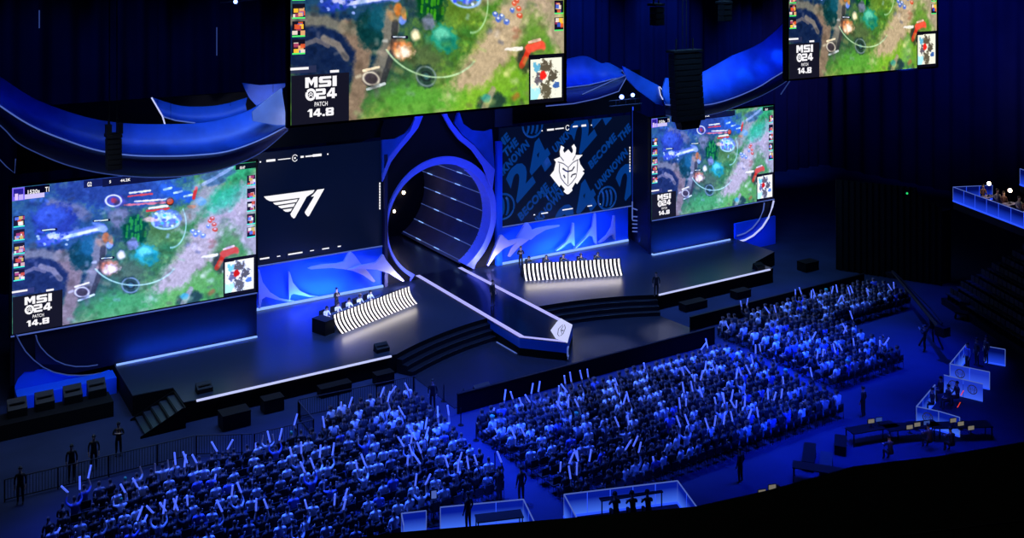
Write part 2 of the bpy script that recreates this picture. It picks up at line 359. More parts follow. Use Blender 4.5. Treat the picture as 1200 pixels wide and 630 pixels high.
for b, px, py, h, w_ in (('24', 165, 290, 2.7, 5.2), ('24', 395, 490, 2.7, 5.2), ('24', 470, 60, 2.7, 5.2), ('24', 690, 290, 2.7, 5.2),
                        ('BECOME', -5, 200, .75, 3.9), ('THE', 78, 178, .75, 1.7), ('UNKNOWN', 78, 250, .75, 4.6),
                        ('BECOME', 190, 445, .75, 3.9), ('THE', 278, 398, .75, 1.7), ('UNKNOWN', 250, 490, .75, 4.6),
                        ('BECOME', 530, 195, .75, 3.9), ('THE', 640, 105, .75, 1.7), ('UNKNOWN', 575, 285, .75, 4.6),
                        ('UNKNOWN', 370, 100, .75, 4.6)):
    diag(b, px, py, h, w_)
for px, py, r in ((42, 470, 1.05), (552, 428, 1.0), (185, 70, 1.0)):
    mb = MB(); p = ony(580+px/4.2, 130+py/4.2, YW)
    mb.tube([(p.x+r*math.cos(t), -.006, p.z+r*math.sin(t)) for t in np.linspace(0, 2*PI, 25)[:-1]], .09, 'g2_blue', 4, True)
    for q in range(3):
        mb.tube([(p.x-r*.7+q*.45+.3*math.sin(t), -.006, p.z+r*.75*math.cos(t)) for t in np.linspace(.3, 2.8, 8)], .11, 'g2_blue', 4)
    me = mb.mesh('round_emblem'); clip(me); link('round_emblem', me, g2)
H = (640, 165)
mb = MB()
flat(mb, [(110, 240), (88, 210), (160, 180), (153, 120), (168, 52), (203, 72), (190, 110), (206, 137), (250, 96), (288, 142), (302, 125), (303, 100), (288, 62), (315, 36), (338, 75), (336, 120), (328, 160), (412, 158), (370, 205), (385, 262), (432, 330), (410, 340), (432, 364), (350, 490), (330, 470), (290, 538), (298, 560), (255, 602), (232, 604), (196, 575), (212, 548), (165, 495), (148, 522), (45, 390), (88, 335)], H, 9.69, YW, 'logo_white', .03)
for L in ([(150, 255), (145, 340), (165, 420), (205, 475), (245, 512), (290, 470), (335, 410), (350, 330), (355, 215)], [(130, 238), (190, 255), (248, 300), (300, 245), (360, 210)], [(248, 300), (245, 490)],
          [(160, 180), (195, 225)], [(330, 165), (300, 220)]):
    mb.tube([Vector((q.x, -.045, q.z)) for q in (ony(640+x/9.69, 165+y/9.69, YW) for x, y in L)], .045, 'logo_line', 4)
for L in ([(185, 310), (215, 335), (242, 347), (290, 335), (318, 290)], [(195, 385), (212, 418)], [(280, 412), (292, 385), (332, 372)], [(183, 312), (208, 330)]):
    mb.tube([Vector((q.x, -.05, q.z)) for q in (ony(640+x/9.69, 165+y/9.69, YW) for x, y in L)], .07, 'logo_dark', 4)
mb.obj('logo', g2)
ticks(g2, YW, [(635, 153, .1, .1), (645, 151.8, .7, .15), (655.5, 150.5, .9, .1), (674, 148, .5, .13), (684, 147, .5, .17), (693, 146.5, .1, .1)])
cg = ony(664.8, 149.5, YW); MB().tube([(cg.x+.18*math.cos(t), -.03, cg.z+.22*math.sin(t)) for t in np.linspace(.5, 5.8, 12)], .03, 'logo_white', 4).obj('readout_ring', g2)
ticks(g2, YW, [(626, 251.5, .15, .08), (638, 249.5, .7, .09), (665, 245, 1.1, .09), (691, 241, .5, .08), (703, 239, .1, .08)])
ticks(g2, YW, [(585.6, 195+i*3.4, .09, .17) for i in range(10)]+[(738, 173+i*3.4, .09, .17) for i in range(9)])
strip('light_strip', 'thin blue upright light at the right edge of the masked screen', (58.5, 72.0, 4.2), (58.5, 72.0, 13.3), .07, 'strip_deep', .07)
# ---- return wall and lit steps between the masked screen and the right game screen
tag(MB().add([(58.6, 72.4, ST), (56.95, 67.6, ST), (56.95, 67.6, 13), (58.6, 72.4, 13)], [(0, 1, 2, 3)], 'dark_navy').obj('side_return'), 'dark navy return wall beside the masked screen', 'wall')
tag(MB().add([(22.0, 72.4, ST), (22.0, 67.2, ST), (22.0, 67.2, 13), (22.0, 72.4, 13)], [(0, 1, 2, 3)], 'dark_navy').obj('side_return'), 'dark navy return wall beside the left game screen', 'wall')
ls = thing('light_ladder', 'stack of short pale blue light bars beside the masked screen', 'light')
for u0, v0, u1, v1 in ((741.5, 244, 750.5, 247), (741, 253.5, 750.5, 254), (741, 258, 751, 258.8), (741, 262.3, 751, 262.8), (741, 266.8, 751, 267), (741, 271, 751, 271.5)):
    strip('light_bar', '', ony(u0, v0, 71.2), ony(u1, v1, 70.6), .07, 'strip_dim', .09, parent=ls)
strip('back_post', '', ony(741, 236, 71.2), ony(741, 257, 71.2), .07, 'strip_dim', .09, parent=ls)
area('wall_wash', (58.0, 70.2, 1.6), (58.5, 72.2, 3.5), 1.2, .4, BLUE, 60)
# ------------------------------------------------------------------ portal
portal = thing('portal_ring', 'giant blue-lit ring portal with a dark ribbed tunnel at stage centre', 'portal')
PX, PZ, PR = 38.95, 5.7, 5.05
def circ(r, y, cx=PX, cz=PZ, n=72, a0=-PI/2, a1=1.5*PI): return [Vector((cx+r*math.cos(t), y, cz+r*math.sin(t))) for t in np.linspace(a0, a1, n+1)]
# ring front with a slightly eccentric opening, cut off by the floor
th = np.linspace(-1.05, PI+1.05, 73)
out = [Vector((PX+PR*math.cos(t), YW-.15, PZ+PR*math.sin(t))) for t in th]
out[0].z = out[-1].z = ST; 
inn = [Vector((PX-.2+4.7*math.cos(t), YW-.15, max(ST, PZ-.08+4.55*math.sin(t)))) for t in th]
for q in (out, inn):
    for p in q: p.z = max(p.z, ST)
out[0].x = PX+2.9; out[1].x = max(out[1].x, PX+3.0); out[-1].x = PX-2.9
back_i = [Vector((p.x, YW+1.25, p.z)) for p in inn]; back_o = [Vector((p.x, YW+.3, p.z)) for p in out]
MB().grid([back_o, out, inn, back_i], 'ring_blue').obj('ring', portal, True).modifiers.new('e', 'EDGE_SPLIT').split_angle = math.radians(40)
tun = [circ(4.85, y, PX-.1, PZ-.06, 60, -1.05, PI+1.05) for y in (73.4, 78, 81, 84.5)]
for r_ in tun:
    for p in r_: p.z = max(p.z, ST)
MB().grid(tun, 'tunnel_wall').obj('tunnel', portal, True)
MB().poly([(PX-4.9, 84.6, ST), (PX+4.9, 84.6, ST), (PX+4.9, 84.6, 11), (PX-4.9, 84.6, 11)], (0, .1, 0), 'matte_black').obj('tunnel_end', portal)
MB().poly([(PX-4.6, 72.2, ST+.02), (PX+4.6, 72.2, ST+.02), (PX+4.6, 84.5, ST+.02), (PX-4.6, 84.5, ST+.02)], (0, 0, -.01), 'lower_stage').obj('tunnel_floor', portal)
for ang in (-1.0, -.68, -.36, -.04, .28, .6, .92, 1.24):
    p = Vector((PX-.1+4.76*math.cos(ang), 0, max(ST+.06, PZ-.06+4.76*math.sin(ang))))
    t_ = MB().tube([(p.x, 73.6, p.z), (p.x, 84.4, p.z)], .024, 'strip_dim', 5)
    for yq in (77+1.3*math.cos(ang*5), 81.5+math.sin(ang*7)): t_.tube([(p.x, yq, p.z), (p.x, yq+.9, p.z)], .045, 'strip_blue', 5)
    t_.obj('tunnel_light', portal)
mb = MB()
for t in np.linspace(-.9, .9, 22): mb.ball((PX-.2+4.66*math.cos(t), YW+1.1, PZ-.08+4.5*math.sin(t)), .05, 'strip_dim', 6)
mb.obj('bulb_row', portal)
for u, v, r in ((473, 225.5, .17), (462, 247.5, .14)):
    p = ony(u, v, 84.3); o = MB().ball(p, r, 'lamp_warm', 8).tube([p, p+Vector((0, .2, 0))], .1, 'black_gear').obj('tunnel_lamp', portal)
# wall the ring sits in
mb = MB(); n = 72; cir = circ(PR-.05, YW+.1, PX, PZ, n); sq = []
for p in cir:
    dx, dz = p.x-PX, p.z-PZ; k = max(abs(dx)/5.4, dz/8.6 if dz > 0 else -dz/5.1); sq.append(Vector((PX+dx/k, YW+.1, PZ+dz/k)))
for q in (cir, sq):
    for p in q: p.z = max(ST, p.z)
MB().grid([cir, sq], 'matte_black').obj('surround', portal)
for x0, x1 in ((33.7, 33.95), (43.95, 44.45)):
    MB().box(((x0+x1)/2, YW-.15, (ST+11.5)/2), (x1-x0, .4, 11.5-ST), 'halo_under' if x0 < 40 else 'wall_blue').obj('side_post', portal)
Q0, QS = (440, 130), 3.15
def pfin(label, pts, m, y): 
    ps = [ony(Q0[0]+x/QS, Q0[1]+v/QS, y) for x, v in pts]
    return tag(MB().poly(ps, (0, .25, 0), m).obj('portal_fin'), label, 'decoration', 'curving fins above the portal')
pfin('bright blue curving fin rising from the portal, left one', [(180, -12), (176, 18), (158, 62), (122, 108), (92, 142), (58, 188), (38, 235), (27, 262), (27, 235), (50, 172), (92, 118), (128, 75), (145, 32), (150, -12)], 'ring_blue', 71.8)
pfin('darker blue panel behind the left curving fin of the portal', [(24, 108), (75, 104), (112, 84), (142, 45), (132, 70), (95, 110), (52, 165), (27, 240)], 'halo_blue', 71.95)
pfin('bright blue curving fin rising from the portal, right one', [(258, -12), (268, 20), (286, 50), (322, 93), (366, 128), (405, 176), (441, 216), (432, 292), (424, 270), (400, 205), (358, 145), (308, 105), (274, 60), (248, 12), (240, -12)], 'ring_blue', 71.8)
pfin('darker blue panel behind the right curving fin of the portal', [(308, 0), (325, 48), (360, 72), (405, 76), (430, 68), (440, 214), (405, 172), (366, 124), (322, 88), (292, 45)], 'halo_blue', 71.95)
wall_panel('header_drape', 'dark panel above the T1 screen, behind the halo', 'panel', 8, 34, 12.7, 17, YW+.6, 'matte_black')
wall_panel('header_drape', 'dark panel above the masked screen, behind the halo', 'panel', 43.5, 60, 12.7, 16.5, YW+.6, 'matte_black')
wall_panel('scenery_post', 'grey post above the portal beside the masked screen', 'post', 43.9, 45.6, 12.7, 15.2, YW-.1, 'grey_post')
# portal lights
for x in (34.6, 43.0):
    area('ring_light', (x, 70.6, ST+.3), (PX+(x-PX)*.98, 72.2, 2.9), 1.0, .4, (.5, .48, 1), 150)
area('ring_light', (39, 69.5, ST+.2), (39, 72.4, 9.5), 5, .3, (.02, .07, 1), 140, 90)
area('ring_light', (39, 66.5, 17.5), (39, 72, 12.5), 8, .6, (.05, .1, 1), 190, 90)
area('tunnel_glow', (40.5, 77, 9.6), (43, 79, 4), 3, 6, BLUE, 420)
area('tunnel_glow', (37.2, 80, 9.5), (36, 77.5, ST), 2, 1.5, (.7, .75, 1), 120, 90)
# ------------------------------------------------------------------ game picture painted on a fine LED grid
YL = 67.1
SW, SH = 14.84, 8.75
NX, NZ = 420, 248
def paint():
    gx, gz = np.meshgrid((np.arange(NX)+.5)/NX*SW+7.08, 4.25+(1-(np.arange(NZ)+.5)/NZ)*SH)
    d = FW[0]*gx+FW[1]*YL; X = CXP+FPX*(RT[0]*gx+RT[1]*YL)/d; Y = HYP+FPX*(HC-gz)/d   # the layout of the picture was noted on this grid
    img = np.zeros((NZ, NX, 3))
    def noise(s, seed):
        r = np.random.default_rng(seed); h, w_ = int(NZ/s)+3, int(NX/s)+3; g = r.random((h, w_))
        yy, xx = np.mgrid[0:NZ, 0:NX]/s; i, j = yy.astype(int), xx.astype(int); fy, fx = yy-i, xx-j
        fy = fy*fy*(3-2*fy); fx = fx*fx*(3-2*fx)
        return (g[i, j]*(1-fx)+g[i, j+1]*fx)*(1-fy)+(g[i+1, j]*(1-fx)+g[i+1, j+1]*fx)*fy
    def fbm(s, seed): return sum(noise(s/2**k, seed+k)*.5**k for k in range(4))/1.875
    n1, n2, n3, n4 = fbm(40, 1), fbm(18, 11), fbm(7, 21), fbm(4, 31)
    def mixc(c, a):
        nonlocal img
        a = np.clip(a, 0, 1)[..., None]; img = img*(1-a)+np.array(c, float)*a
    def blob(x, y, rx, ry, c, a=1., soft=.5, rot=0., rag=.35):
        cs, sn = math.cos(rot), math.sin(rot); u = (X-x)*cs+(Y-y)*sn; v = -(X-x)*sn+(Y-y)*cs
        r = np.sqrt((u/rx)**2+(v/ry)**2)+(n3-.5)*rag*2
        mixc(c, a*np.clip((1-r)/soft+.5, 0, 1))
    def stroke(pts, wd, c, a=1., soft=.5, rag=.3):
        D = np.full(X.shape, 1e9)
        for (x0, y0), (x1, y1) in zip(pts[:-1], pts[1:]):
            dx, dy = x1-x0, y1-y0; t = np.clip(((X-x0)*dx+(Y-y0)*dy)/(dx*dx+dy*dy+1e-9), 0, 1)
            D = np.minimum(D, np.hypot(X-x0-t*dx, Y-y0-t*dy))
        mixc(c, a*np.clip((1-D/wd+(n3-.5)*rag*2)/soft+.5, 0, 1))
    def ringp(x, y, rx, ry, wd, c, a=1., a0=-9, a1=9):
        r = np.hypot((X-x)/rx, (Y-y)/ry); ang = np.arctan2(Y-y, X-x)
        mixc(c, a*np.clip(1-np.abs(r-1)*min(rx, ry)/wd, 0, 1)*((ang > a0) & (ang < a1)))
    def rect(x0, x1, yo, h, c, a=1.):   # sheared with the horizontal edges of the picture
        top = 220.5+(X-14.3)*(-.1087); bot = 391.5+(X-14.3)*(-.1777); k = (Y-top)/(bot-top)
        mixc(c, a*((X >= x0) & (X <= x1) & (k >= yo) & (k <= yo+h)))
    # ground: grass, earth, stone
    img[:] = (106, 146, 60)
    mixc((70, 122, 52), (n1-.45)*4); mixc((150, 178, 70), (n2-.58)*4); mixc((140, 132, 92), (.4-n1)*4)
    blob(60, 300, 105, 85, (52, 78, 72), .8, .8); blob(60, 262, 70, 55, (32, 66, 108), .8, .7)
    blob(45, 322, 48, 30, (26, 40, 74), .95, .5); blob(150, 222, 75, 24, (28, 62, 122), .95, .5)
    blob(120, 222, 60, 16, (30, 52, 100), .9, .5)
    # paths
    stroke([(178, 372), (205, 330), (232, 292), (258, 255), (300, 225)], 17, (188, 166, 140), .95, .6)
    stroke([(258, 255), (280, 260), (302, 290)], 11, (172, 154, 134), .9, .7)
    stroke([(200, 262), (225, 250), (258, 205)], 8, (164, 150, 128), .8, .8)
    stroke([(72, 300), (88, 318), (84, 350), (74, 385)], 8, (136, 116, 100), .95, .6)
    stroke([(14, 300), (50, 296), (75, 302), (112, 286)], 5, (132, 126, 110), .8, .8)
    stroke([(60, 240), (90, 246), (100, 252)], 7, (118, 110, 118), .7, .8)
    stroke([(70, 392), (110, 372), (150, 362)], 5, (176, 166, 104), .7, .9)
    blob(262, 232, 26, 12, (64, 170, 92), .75, .8, -.5); blob(278, 200, 22, 10, (84, 172, 72), .85, .7, -.3)
    blob(210, 350, 42, 13, (120, 178, 50), .85, .7, -.3); blob(142, 358, 44, 17, (96, 160, 66), .85, .7, -.2)
    blob(238, 330, 22, 12, (126, 172, 58), .8, .8, -.5); blob(268, 285, 14, 22, (104, 146, 66), .7, .8)
    blob(188, 262, 22, 20, (96, 122, 48), .8, .7); blob(148, 318, 22, 12, (92, 104, 70), .7, .8)
    # dark thickets and cliffs
    blob(65, 258, 25, 20, (24, 44, 116), .95, .35); blob(60, 253, 18, 13, (40, 70, 150), .8, .5)
    blob(96, 300, 14, 18, (20, 60, 62), .95, .4); blob(104, 288, 10, 12, (30, 88, 106), .85, .5)
    stroke([(118, 286), (114, 312), (100, 342)], 7.5, (118, 116, 108), 1, .4); stroke([(121, 290), (118, 318), (108, 344)], 3, (56, 58, 62), .9, .5)
    blob(96, 342, 9, 6, (70, 62, 70), 1, .4, -.3); ringp(96, 342, 8, 5.5, 1.4, (222, 214, 196)); stroke([(88, 336), (104, 331)], 1.2, (240, 220, 190)); stroke([(92, 352), (110, 345)], 1.2, (190, 200, 200))
    blob(150, 262, 22, 22, (44, 66, 76), .9, .5); blob(140, 255, 12, 12, (122, 118, 120), .8, .5)
    blob(158, 270, 15, 18, (20, 74, 44), 1, .4)
    for k in range(16):
        x, y = 148+rng.random()*22, 256+rng.random()*26; stroke([(x, y), (x+.5, y-5)], 1.4, (70, 150, 40), .8, .6)
    blob(156, 286, 7, 7, (130, 134, 160), .9, .4); blob(172, 298, 14, 12, (50, 148, 124), 1, .4); blob(170, 295, 8, 6, (120, 204, 176), .8, .6); blob(176, 303, 8, 6, (26, 106, 92), .7, .6)
    blob(152, 334, 12, 10, (44, 66, 60), .95, .3); ringp(153, 334, 10, 8.5, 1.5, (120, 140, 140)); ringp(153, 334, 5, 4, 1.2, (34, 46, 48)); blob(153, 334, 3, 3, (60, 96, 100), 1, .4)
    blob(222, 350, 16, 8, (40, 62, 60), .9, .5, -.3); stroke([(214, 356), (224, 338)], 3, (164, 156, 132), .9, .6); blob(216, 347, 5, 4, (70, 150, 140), .8)
    stroke([(48, 312), (62, 316), (70, 326)], 3.2, (142, 132, 122), .85, .6); stroke([(22, 322), (40, 314), (52, 318)], 2, (124, 116, 116), .7, .6)
    for x, y in ((252, 212), (246, 206), (262, 203)): blob(x, y, 13, 5, (66, 96, 104), .9, .5, -.2)
    stroke([(238, 216), (256, 206), (272, 196)], 2, (170, 176, 170), .6, .6)
    # river tents and towers
    for x, y in ((196, 222), (208, 226), (220, 230)): blob(x, y, 9, 7, (24, 70, 140), .95, .4); stroke([(x-4, y), (x+5, y-2)], 1.2, (190, 210, 230), .9)
    stroke([(227, 232), (230, 220)], 1.8, (214, 66, 56)); blob(236, 236, 7, 5, (96, 142, 150), .9, .5); blob(225, 242, 5, 2, (210, 150, 90), .9)
    blob(258, 308, 9, 11, (56, 58, 52), .9, .5); stroke([(254, 314), (262, 298)], 2.6, (206, 64, 46)); stroke([(262, 297), (276, 293)], 4, (232, 92, 72)); stroke([(262, 292), (274, 288)], 1.2, (240, 200, 180)); stroke([(238, 301), (254, 298)], 1.5, (236, 230, 224), .9, .5, 1.)
    # spell light and fighters
    stroke([(58, 281), (92, 273), (120, 266)], 3.6, (92, 110, 214), .9, .9); stroke([(62, 281), (92, 274), (116, 268)], 1.7, (216, 220, 255), .95, .8)
    blob(58, 281, 16, 6, (44, 66, 170), .9, .6, -.2); blob(62, 277, 6, 3.5, (204, 204, 240), .9, .6, 0, .9)
    for k in range(26): blob(42+rng.random()*38, 270+rng.random()*18, 1.8, 1.5, ((36, 60, 130), (150, 170, 235), (30, 76, 120))[k % 3], .9, .6)
    ringp(158, 298, 52, 36, 1.3, (206, 240, 196), .85, .35, 2.8); ringp(200, 262, 18, 28, 1.2, (196, 236, 190), .7, -.9, 1.6)
    blob(128, 313, 10, 8, (238, 150, 96), 1, .7); blob(131, 315, 7, 5, (255, 232, 214), 1, .7, 0, .8); blob(142, 299, 4.5, 4.5, (255, 234, 196), 1, .8)
    blob(124, 278, 4, 6, (196, 120, 60), .95, .5); blob(120, 268, 6, 4, (130, 150, 220), .9, .5); blob(128, 287, 3.5, 3.5, (120, 150, 240), .95, .5); blob(130, 281, 3, 5, (220, 150, 80), .8)
    blob(194, 256, 15, 10, (74, 96, 226), .95, .5); blob(194, 254, 9, 5, (178, 208, 255), .95, .6, 0, 1.); ringp(194, 260, 15, 8, 1.6, (156, 190, 255)); blob(176, 257, 8, 3, (232, 190, 140), .85)
    for k in range(14): blob(182+rng.random()*26, 248+rng.random()*18, 2, 1.6, ((60, 80, 220), (210, 225, 255), (60, 160, 220))[k % 3], .9, .5)
    blob(136, 236, 12, 7, (60, 60, 130), .9, .5); ringp(133, 235, 9, 6.5, 1.4, (236, 236, 240)); blob(134, 235, 4, 3, (200, 70, 70), .9)
    for x0, x1, y, c in ((150, 178, 230, (206, 82, 74)), (152, 176, 226, (226, 226, 236)), (146, 194, 240, (214, 120, 110)), (158, 200, 236, (240, 230, 226)), (172, 198, 247, (212, 70, 64)), (175, 196, 244, (232, 232, 236))):
        stroke([(x0, y), (x1, y-3)], 1.1, c, .95, .6, 1.)
    blob(199, 236, 4.5, 5, (40, 20, 24), 1, .3, 0, .1); blob(199, 236, 3.3, 3.8, (232, 96, 44), 1, .4, 0, .6)
    for x, y in ((226, 271), (233, 272), (238, 276), (244, 265), (229, 275)): blob(x, y, 3, 2.6, (82, 110, 196), .95, .5); blob(x, y-1.2, 1.4, 1, (220, 226, 246), .95, .5)
    for x, y in ((246, 259), (251, 263), (252, 269), (249, 256)): blob(x, y, 3, 2.4, (204, 92, 66), .95, .5); blob(x, y-1, 1.4, .8, (246, 200, 180), .9, .5)
    for x0, x1, y in ((49, 66, 270), (110, 128, 259), (118, 133, 303)): stroke([(x0, y), (x1, y-1.5)], 1.3, (20, 22, 40)); stroke([(x0+1, y-.3), (x1-2, y-1.5)], .7, (200, 210, 226))
    # mottling
    for k in range(330):   # loose brush marks: leaves, stones, cracks
        x, y = 16+rng.random()*282, 200+rng.random()*185; a_ = rng.random()*PI; l_ = 2+rng.random()*5
        dk = rng.random() < .5; i_ = min(NZ-1, max(0, int((y-195)/195*NZ))); j_ = min(NX-1, int((x-14)/286*NX)); b_ = img[i_, j_]
        stroke([(x, y), (x+l_*math.cos(a_), y+l_*.6*math.sin(a_))], 1.2+rng.random()*1.6, tuple(np.clip(b_*(.6 if dk else 1.28)+(0 if dk else 10), 0, 255)), .38, 1.4)
    img *= (.88+.24*n4)[..., None]; img += ((n3-.5)*16)[..., None]; img = np.clip(img, 0, 255)
    # portraits at both sides
    def portrait(x0, x1, yo, h, seed):
        rect(x0, x1, yo, h, (28, 26, 40)); r = np.random.default_rng(seed)
        pal = [(232, 178, 128), (214, 96, 60), (240, 224, 210), (70, 96, 190), (250, 196, 70), (150, 60, 90)]
        for q in range(7):
            a_, b_ = x0+(x1-x0)*r.random()*.7, yo+h*r.random()*.7; rect(a_, min(x1, a_+(x1-x0)*.4), b_, min(h*.3, yo+h-b_), pal[(seed+q) % 6], .9)
        rect(x0, x1, yo+h*.9, h*.1, (90, 220, 120))
    for k in range(5): portrait(16, 28.5, .195+.092*k, .078, 40+k); portrait(289.5, 299, .1+.1*k, .08, 60+k)
    # top bar, banner corner
    rect(14.3, 58, 0, .055, (6, 6, 22)); rect(14.3, 29, 0, .09, (84, 70, 190)); rect(16, 27, .01, .05, (24, 20, 96)); rect(17, 21, .04, .045, (190, 160, 240)); rect(22, 27, .05, .035, (160, 140, 240))
    rect(29, 52.5, .052, .034, (178, 160, 250)); rect(98, 120, 0, .055, (10, 16, 50), .8); rect(120, 212, 0, .06, (10, 12, 34), .85); rect(276, 300, 0, .045, (8, 10, 18), .9)
    rect(14.3, 40, .70, .035, (52, 56, 84), .8)
    # minimap
    rect(262, 300, .715, .285, (20, 20, 30)); rect(264, 297.5, .74, .235, (236, 234, 216)); 
    k = (X-264)/33.5; t = (Y-(220.5-.1087*(X-14.3)))/(171+(X-14.3)*-.069); kk = (t-.74)/.235
    inside = ((k > 0) & (k < 1) & (kk > 0) & (kk < 1))*1.
    for cx_, cy_, r, c in ((.25, .5, .17, (96, 90, 100)), (.7, .45, .16, (84, 78, 66)), (.48, .2, .2, (88, 80, 66)), (.5, .78, .22, (92, 86, 70)), (.8, .7, .12, (60, 96, 160)), (.18, .2, .12, (100, 170, 200)), (.1, .88, .22, (170, 226, 240))):
        mixc(c, inside*np.clip((1-np.hypot(k-cx_, kk-cy_)/r+(n4-.5)*1.6)/.3, 0, 1)*.95)
    mixc((232, 50, 44), inside*np.clip((1-np.hypot(k-.4, kk-.42)/.13+(n4-.5)*.5)/.3, 0, 1))
    return np.clip(img, 0, 255)
PIC = paint()
def screen_mesh(img, name):
    xs = np.linspace(0, SW, NX+1); zs = np.linspace(SH, 0, NZ+1)
    g = np.zeros((NZ+1, NX+1, 3), np.float32); g[..., 0] = xs[None]; g[..., 2] = zs[:, None]
    i, j = np.mgrid[0:NZ, 0:NX]; b = i*(NX+1)+j
    f = np.stack([b+NX+1, b+NX+2, b+1, b], -1).reshape(-1, 4).astype(np.int32)
    me = bpy.data.meshes.new(name); me.vertices.add(g.size//3); me.vertices.foreach_set('co', g.ravel())
    me.loops.add(f.size); me.loops.foreach_set('vertex_index', f.ravel()); me.polygons.add(len(f))
    me.polygons.foreach_set('loop_start', np.arange(0, f.size, 4, dtype=np.int32)); me.update(); me.validate()
    c = img/255.; c = np.where(c <= .04045, c/12.92, ((c+.055)/1.055)**2.4)
    at = me.color_attributes.new('Col', 'FLOAT_COLOR', 'CORNER')
    rgba = np.ones((NZ*NX, 4, 4), np.float32); rgba[..., :3] = c.reshape(-1, 1, 3); at.data.foreach_set('color', rgba.ravel())
    me.materials.append(MATS['game_picture']); return me
def grade(img, m):
    return np.clip(img@np.array(m).T, 0, 255)
def vivid(img, s_, g=1.):
    l_ = img@np.array((.3, .59, .11)); return np.clip((l_[..., None]+(img-l_[..., None])*s_)*g, 0, 255)
HANG = screen_mesh(vivid((PIC-10)*1.15, 1.08), 'display')
cool = grade(vivid(PIC, 1.4, 1.08), [[.74, .0, .2], [.02, .84, .16], [.02, .42, 1.0]])
SIDE = screen_mesh(np.clip((cool-8)*1.14, 0, 255), 'display')
GLY = {'M': [[(0, 0), (0, 1), (.32, 1), (.5, .62), (.68, 1), (1, 1), (1, 0), (.72, 0), (.72, .58), (.5, .16), (.28, .58), (.28, 0)]],
       'S': [[(.1, 1), (1, 1), (1, .76), (.3, .76), (.3, .62), (.9, .62), (1, .52), (1, .1), (.9, 0), (0, 0), (0, .24), (.7, .24), (.7, .38), (.1, .38), (0, .48), (0, .9)]],
       'I': [[(0, 0), (0, 1), (.34, 1), (.34, 0)]],
       '2': [[(0, 1), (.9, 1), (1, .9), (1, .5), (.9, .4), (.3, .4), (.3, .25), (1, .25), (1, 0), (0, 0), (0, .5), (.1, .6), (.68, .6), (.68, .76), (0, .76)]],
       '4': [[(.45, 1), (.8, 1), (.8, .42), (1, .42), (1, .18), (.8, .18), (.8, 0), (.5, 0), (.5, .18), (0, .18), (0, .42)]],
       '1': [[(.0, .76), (.25, 1), (.6, 1), (.6, 0), (.27, 0), (.27, .7), (0, .7)]], '.': [[(0, 0), (0, .26), (.3, .26), (.3, 0)]],
       '8': [[(.1, 1), (.9, 1), (1, .9), (1, .6), (.92, .52), (1, .44), (1, .1), (.9, 0), (.1, 0), (0, .1), (0, .44), (.08, .52), (0, .6), (0, .9)]]}
GW = {'I': .34, '1': .62, '.': .3}
def block_text(name, body, w_, h, parent, loc, gap=.12):
    tot = sum(GW.get(c, 1) for c in body)+gap*(len(body)-1); k = w_/tot; x = -w_/2; mb = MB()
    for c in body:
        for P_ in GLY[c]: mb.poly([(x+a_*k, 0, b_*h) for a_, b_ in P_], (0, .012, 0), 'logo_white')
        if c == '8':
            for z0 in (.22, .62): mb.box((x+.5*k, -.004, (z0+.09)*h), (.36*k, .01, .13*h), 'caption_box')
        if c == '4': mb.poly([(x+.3*k, -.004, .43*h), (x+.5*k, -.004, .43*h), (x+.5*k, -.004, .72*h)], (0, .004, 0), 'caption_box')
        x += (GW.get(c, 1)+gap)*k
    o = mb.obj(name, parent); o.location = loc; return o
def game_screen(label, loc, me, sc=1., cables=False):
    t = thing('led_screen', label, 'screen', loc, 0, 'screens showing the same game picture'); t.scale = (sc, 1, sc)
    link('display', me, t)
    fr = MB()
    for c, d in (((SW/2, .12, SH+.06), (SW+.3, .3, .12)), ((SW/2, .12, -.05), (SW+.3, .3, .1)), ((-.08, .12, SH/2), (.14, .3, SH+.2)), ((SW+.08, .12, SH/2), (.14, .3, SH+.2))): fr.box(c, d, 'black_gear')
    fr.box((SW/2, .35, SH/2), (SW, .3, SH), 'black_gear'); fr.obj('frame', t)
    b = MB().box((1.4, -.012, 1.1), (2.75, .02, 2.2), 'caption_box').obj('caption_panel', t)
    block_text('title_lettering', 'MSI', 1.5, .47, b, (1.42, -.03, 1.62))
    block_text('title_lettering', '24', 1.0, .47, b, (1.67, -.03, 1.08))
    mb = MB(); mb.tube([(.93+.2*math.cos(q), -.03, 1.31+.22*math.sin(q)) for q in np.linspace(0, 2*PI, 17)[:-1]], .06, 'logo_white', 4, True)
    mb.tube([(.83, -.03, 1.3), (.93, -.03, 1.42), (1.02, -.03, 1.31)], .025, 'logo_white', 4).tube([(.84, -.03, 1.22), (.93, -.03, 1.3), (1.02, -.03, 1.22)], .025, 'logo_white', 4); mb.obj('title_emblem', b)
    text('patch_lettering', 'PATCH', .62, .2, 'logo_white', b, (1.42, -.03, .76), .01)
    block_text('patch_lettering', '14.8', 1.25, .36, b, (1.4, -.03, .3))
    def at(u, v): p = ony(u, v, YL); return (p.x-7.08, -.02, p.z-4.25)
    for c_, L_ in ((at(23, 341), .85), (at(58.5, 339.5), .42)): MB().box(c_, (L_, .02, .11), 'logo_white').obj('caption_mark', t)
    for body, u, v, w_, h_ in (('1520s', 39.5, 226.5, .66, .24), ('T1', 55.3, 224.5, .22, .3), ('G2', 104.8, 218.3, .26, .28), ('44.2K', 147, 212.5, .6, .18), ('5', 129, 214.5, .1, .18), ('00:47', 284, 198, .36, .2)):
        p = at(u, v); text('score_lettering', body, w_, h_, 'logo_white', t, (p[0], -.02, p[2]), .03)
    return t
for lab, loc, me, sc in (('big game screen at the left end of the stage, standing above a dark low wall', (7.08, YL, 4.25), SIDE, 1.),
                         ('game screen at the right end of the stage, partly behind a speaker hang', (56.89, 67.5, 4.19), SIDE, 1.002)):
    game_screen(lab, loc, me, sc)
YH = 43.5
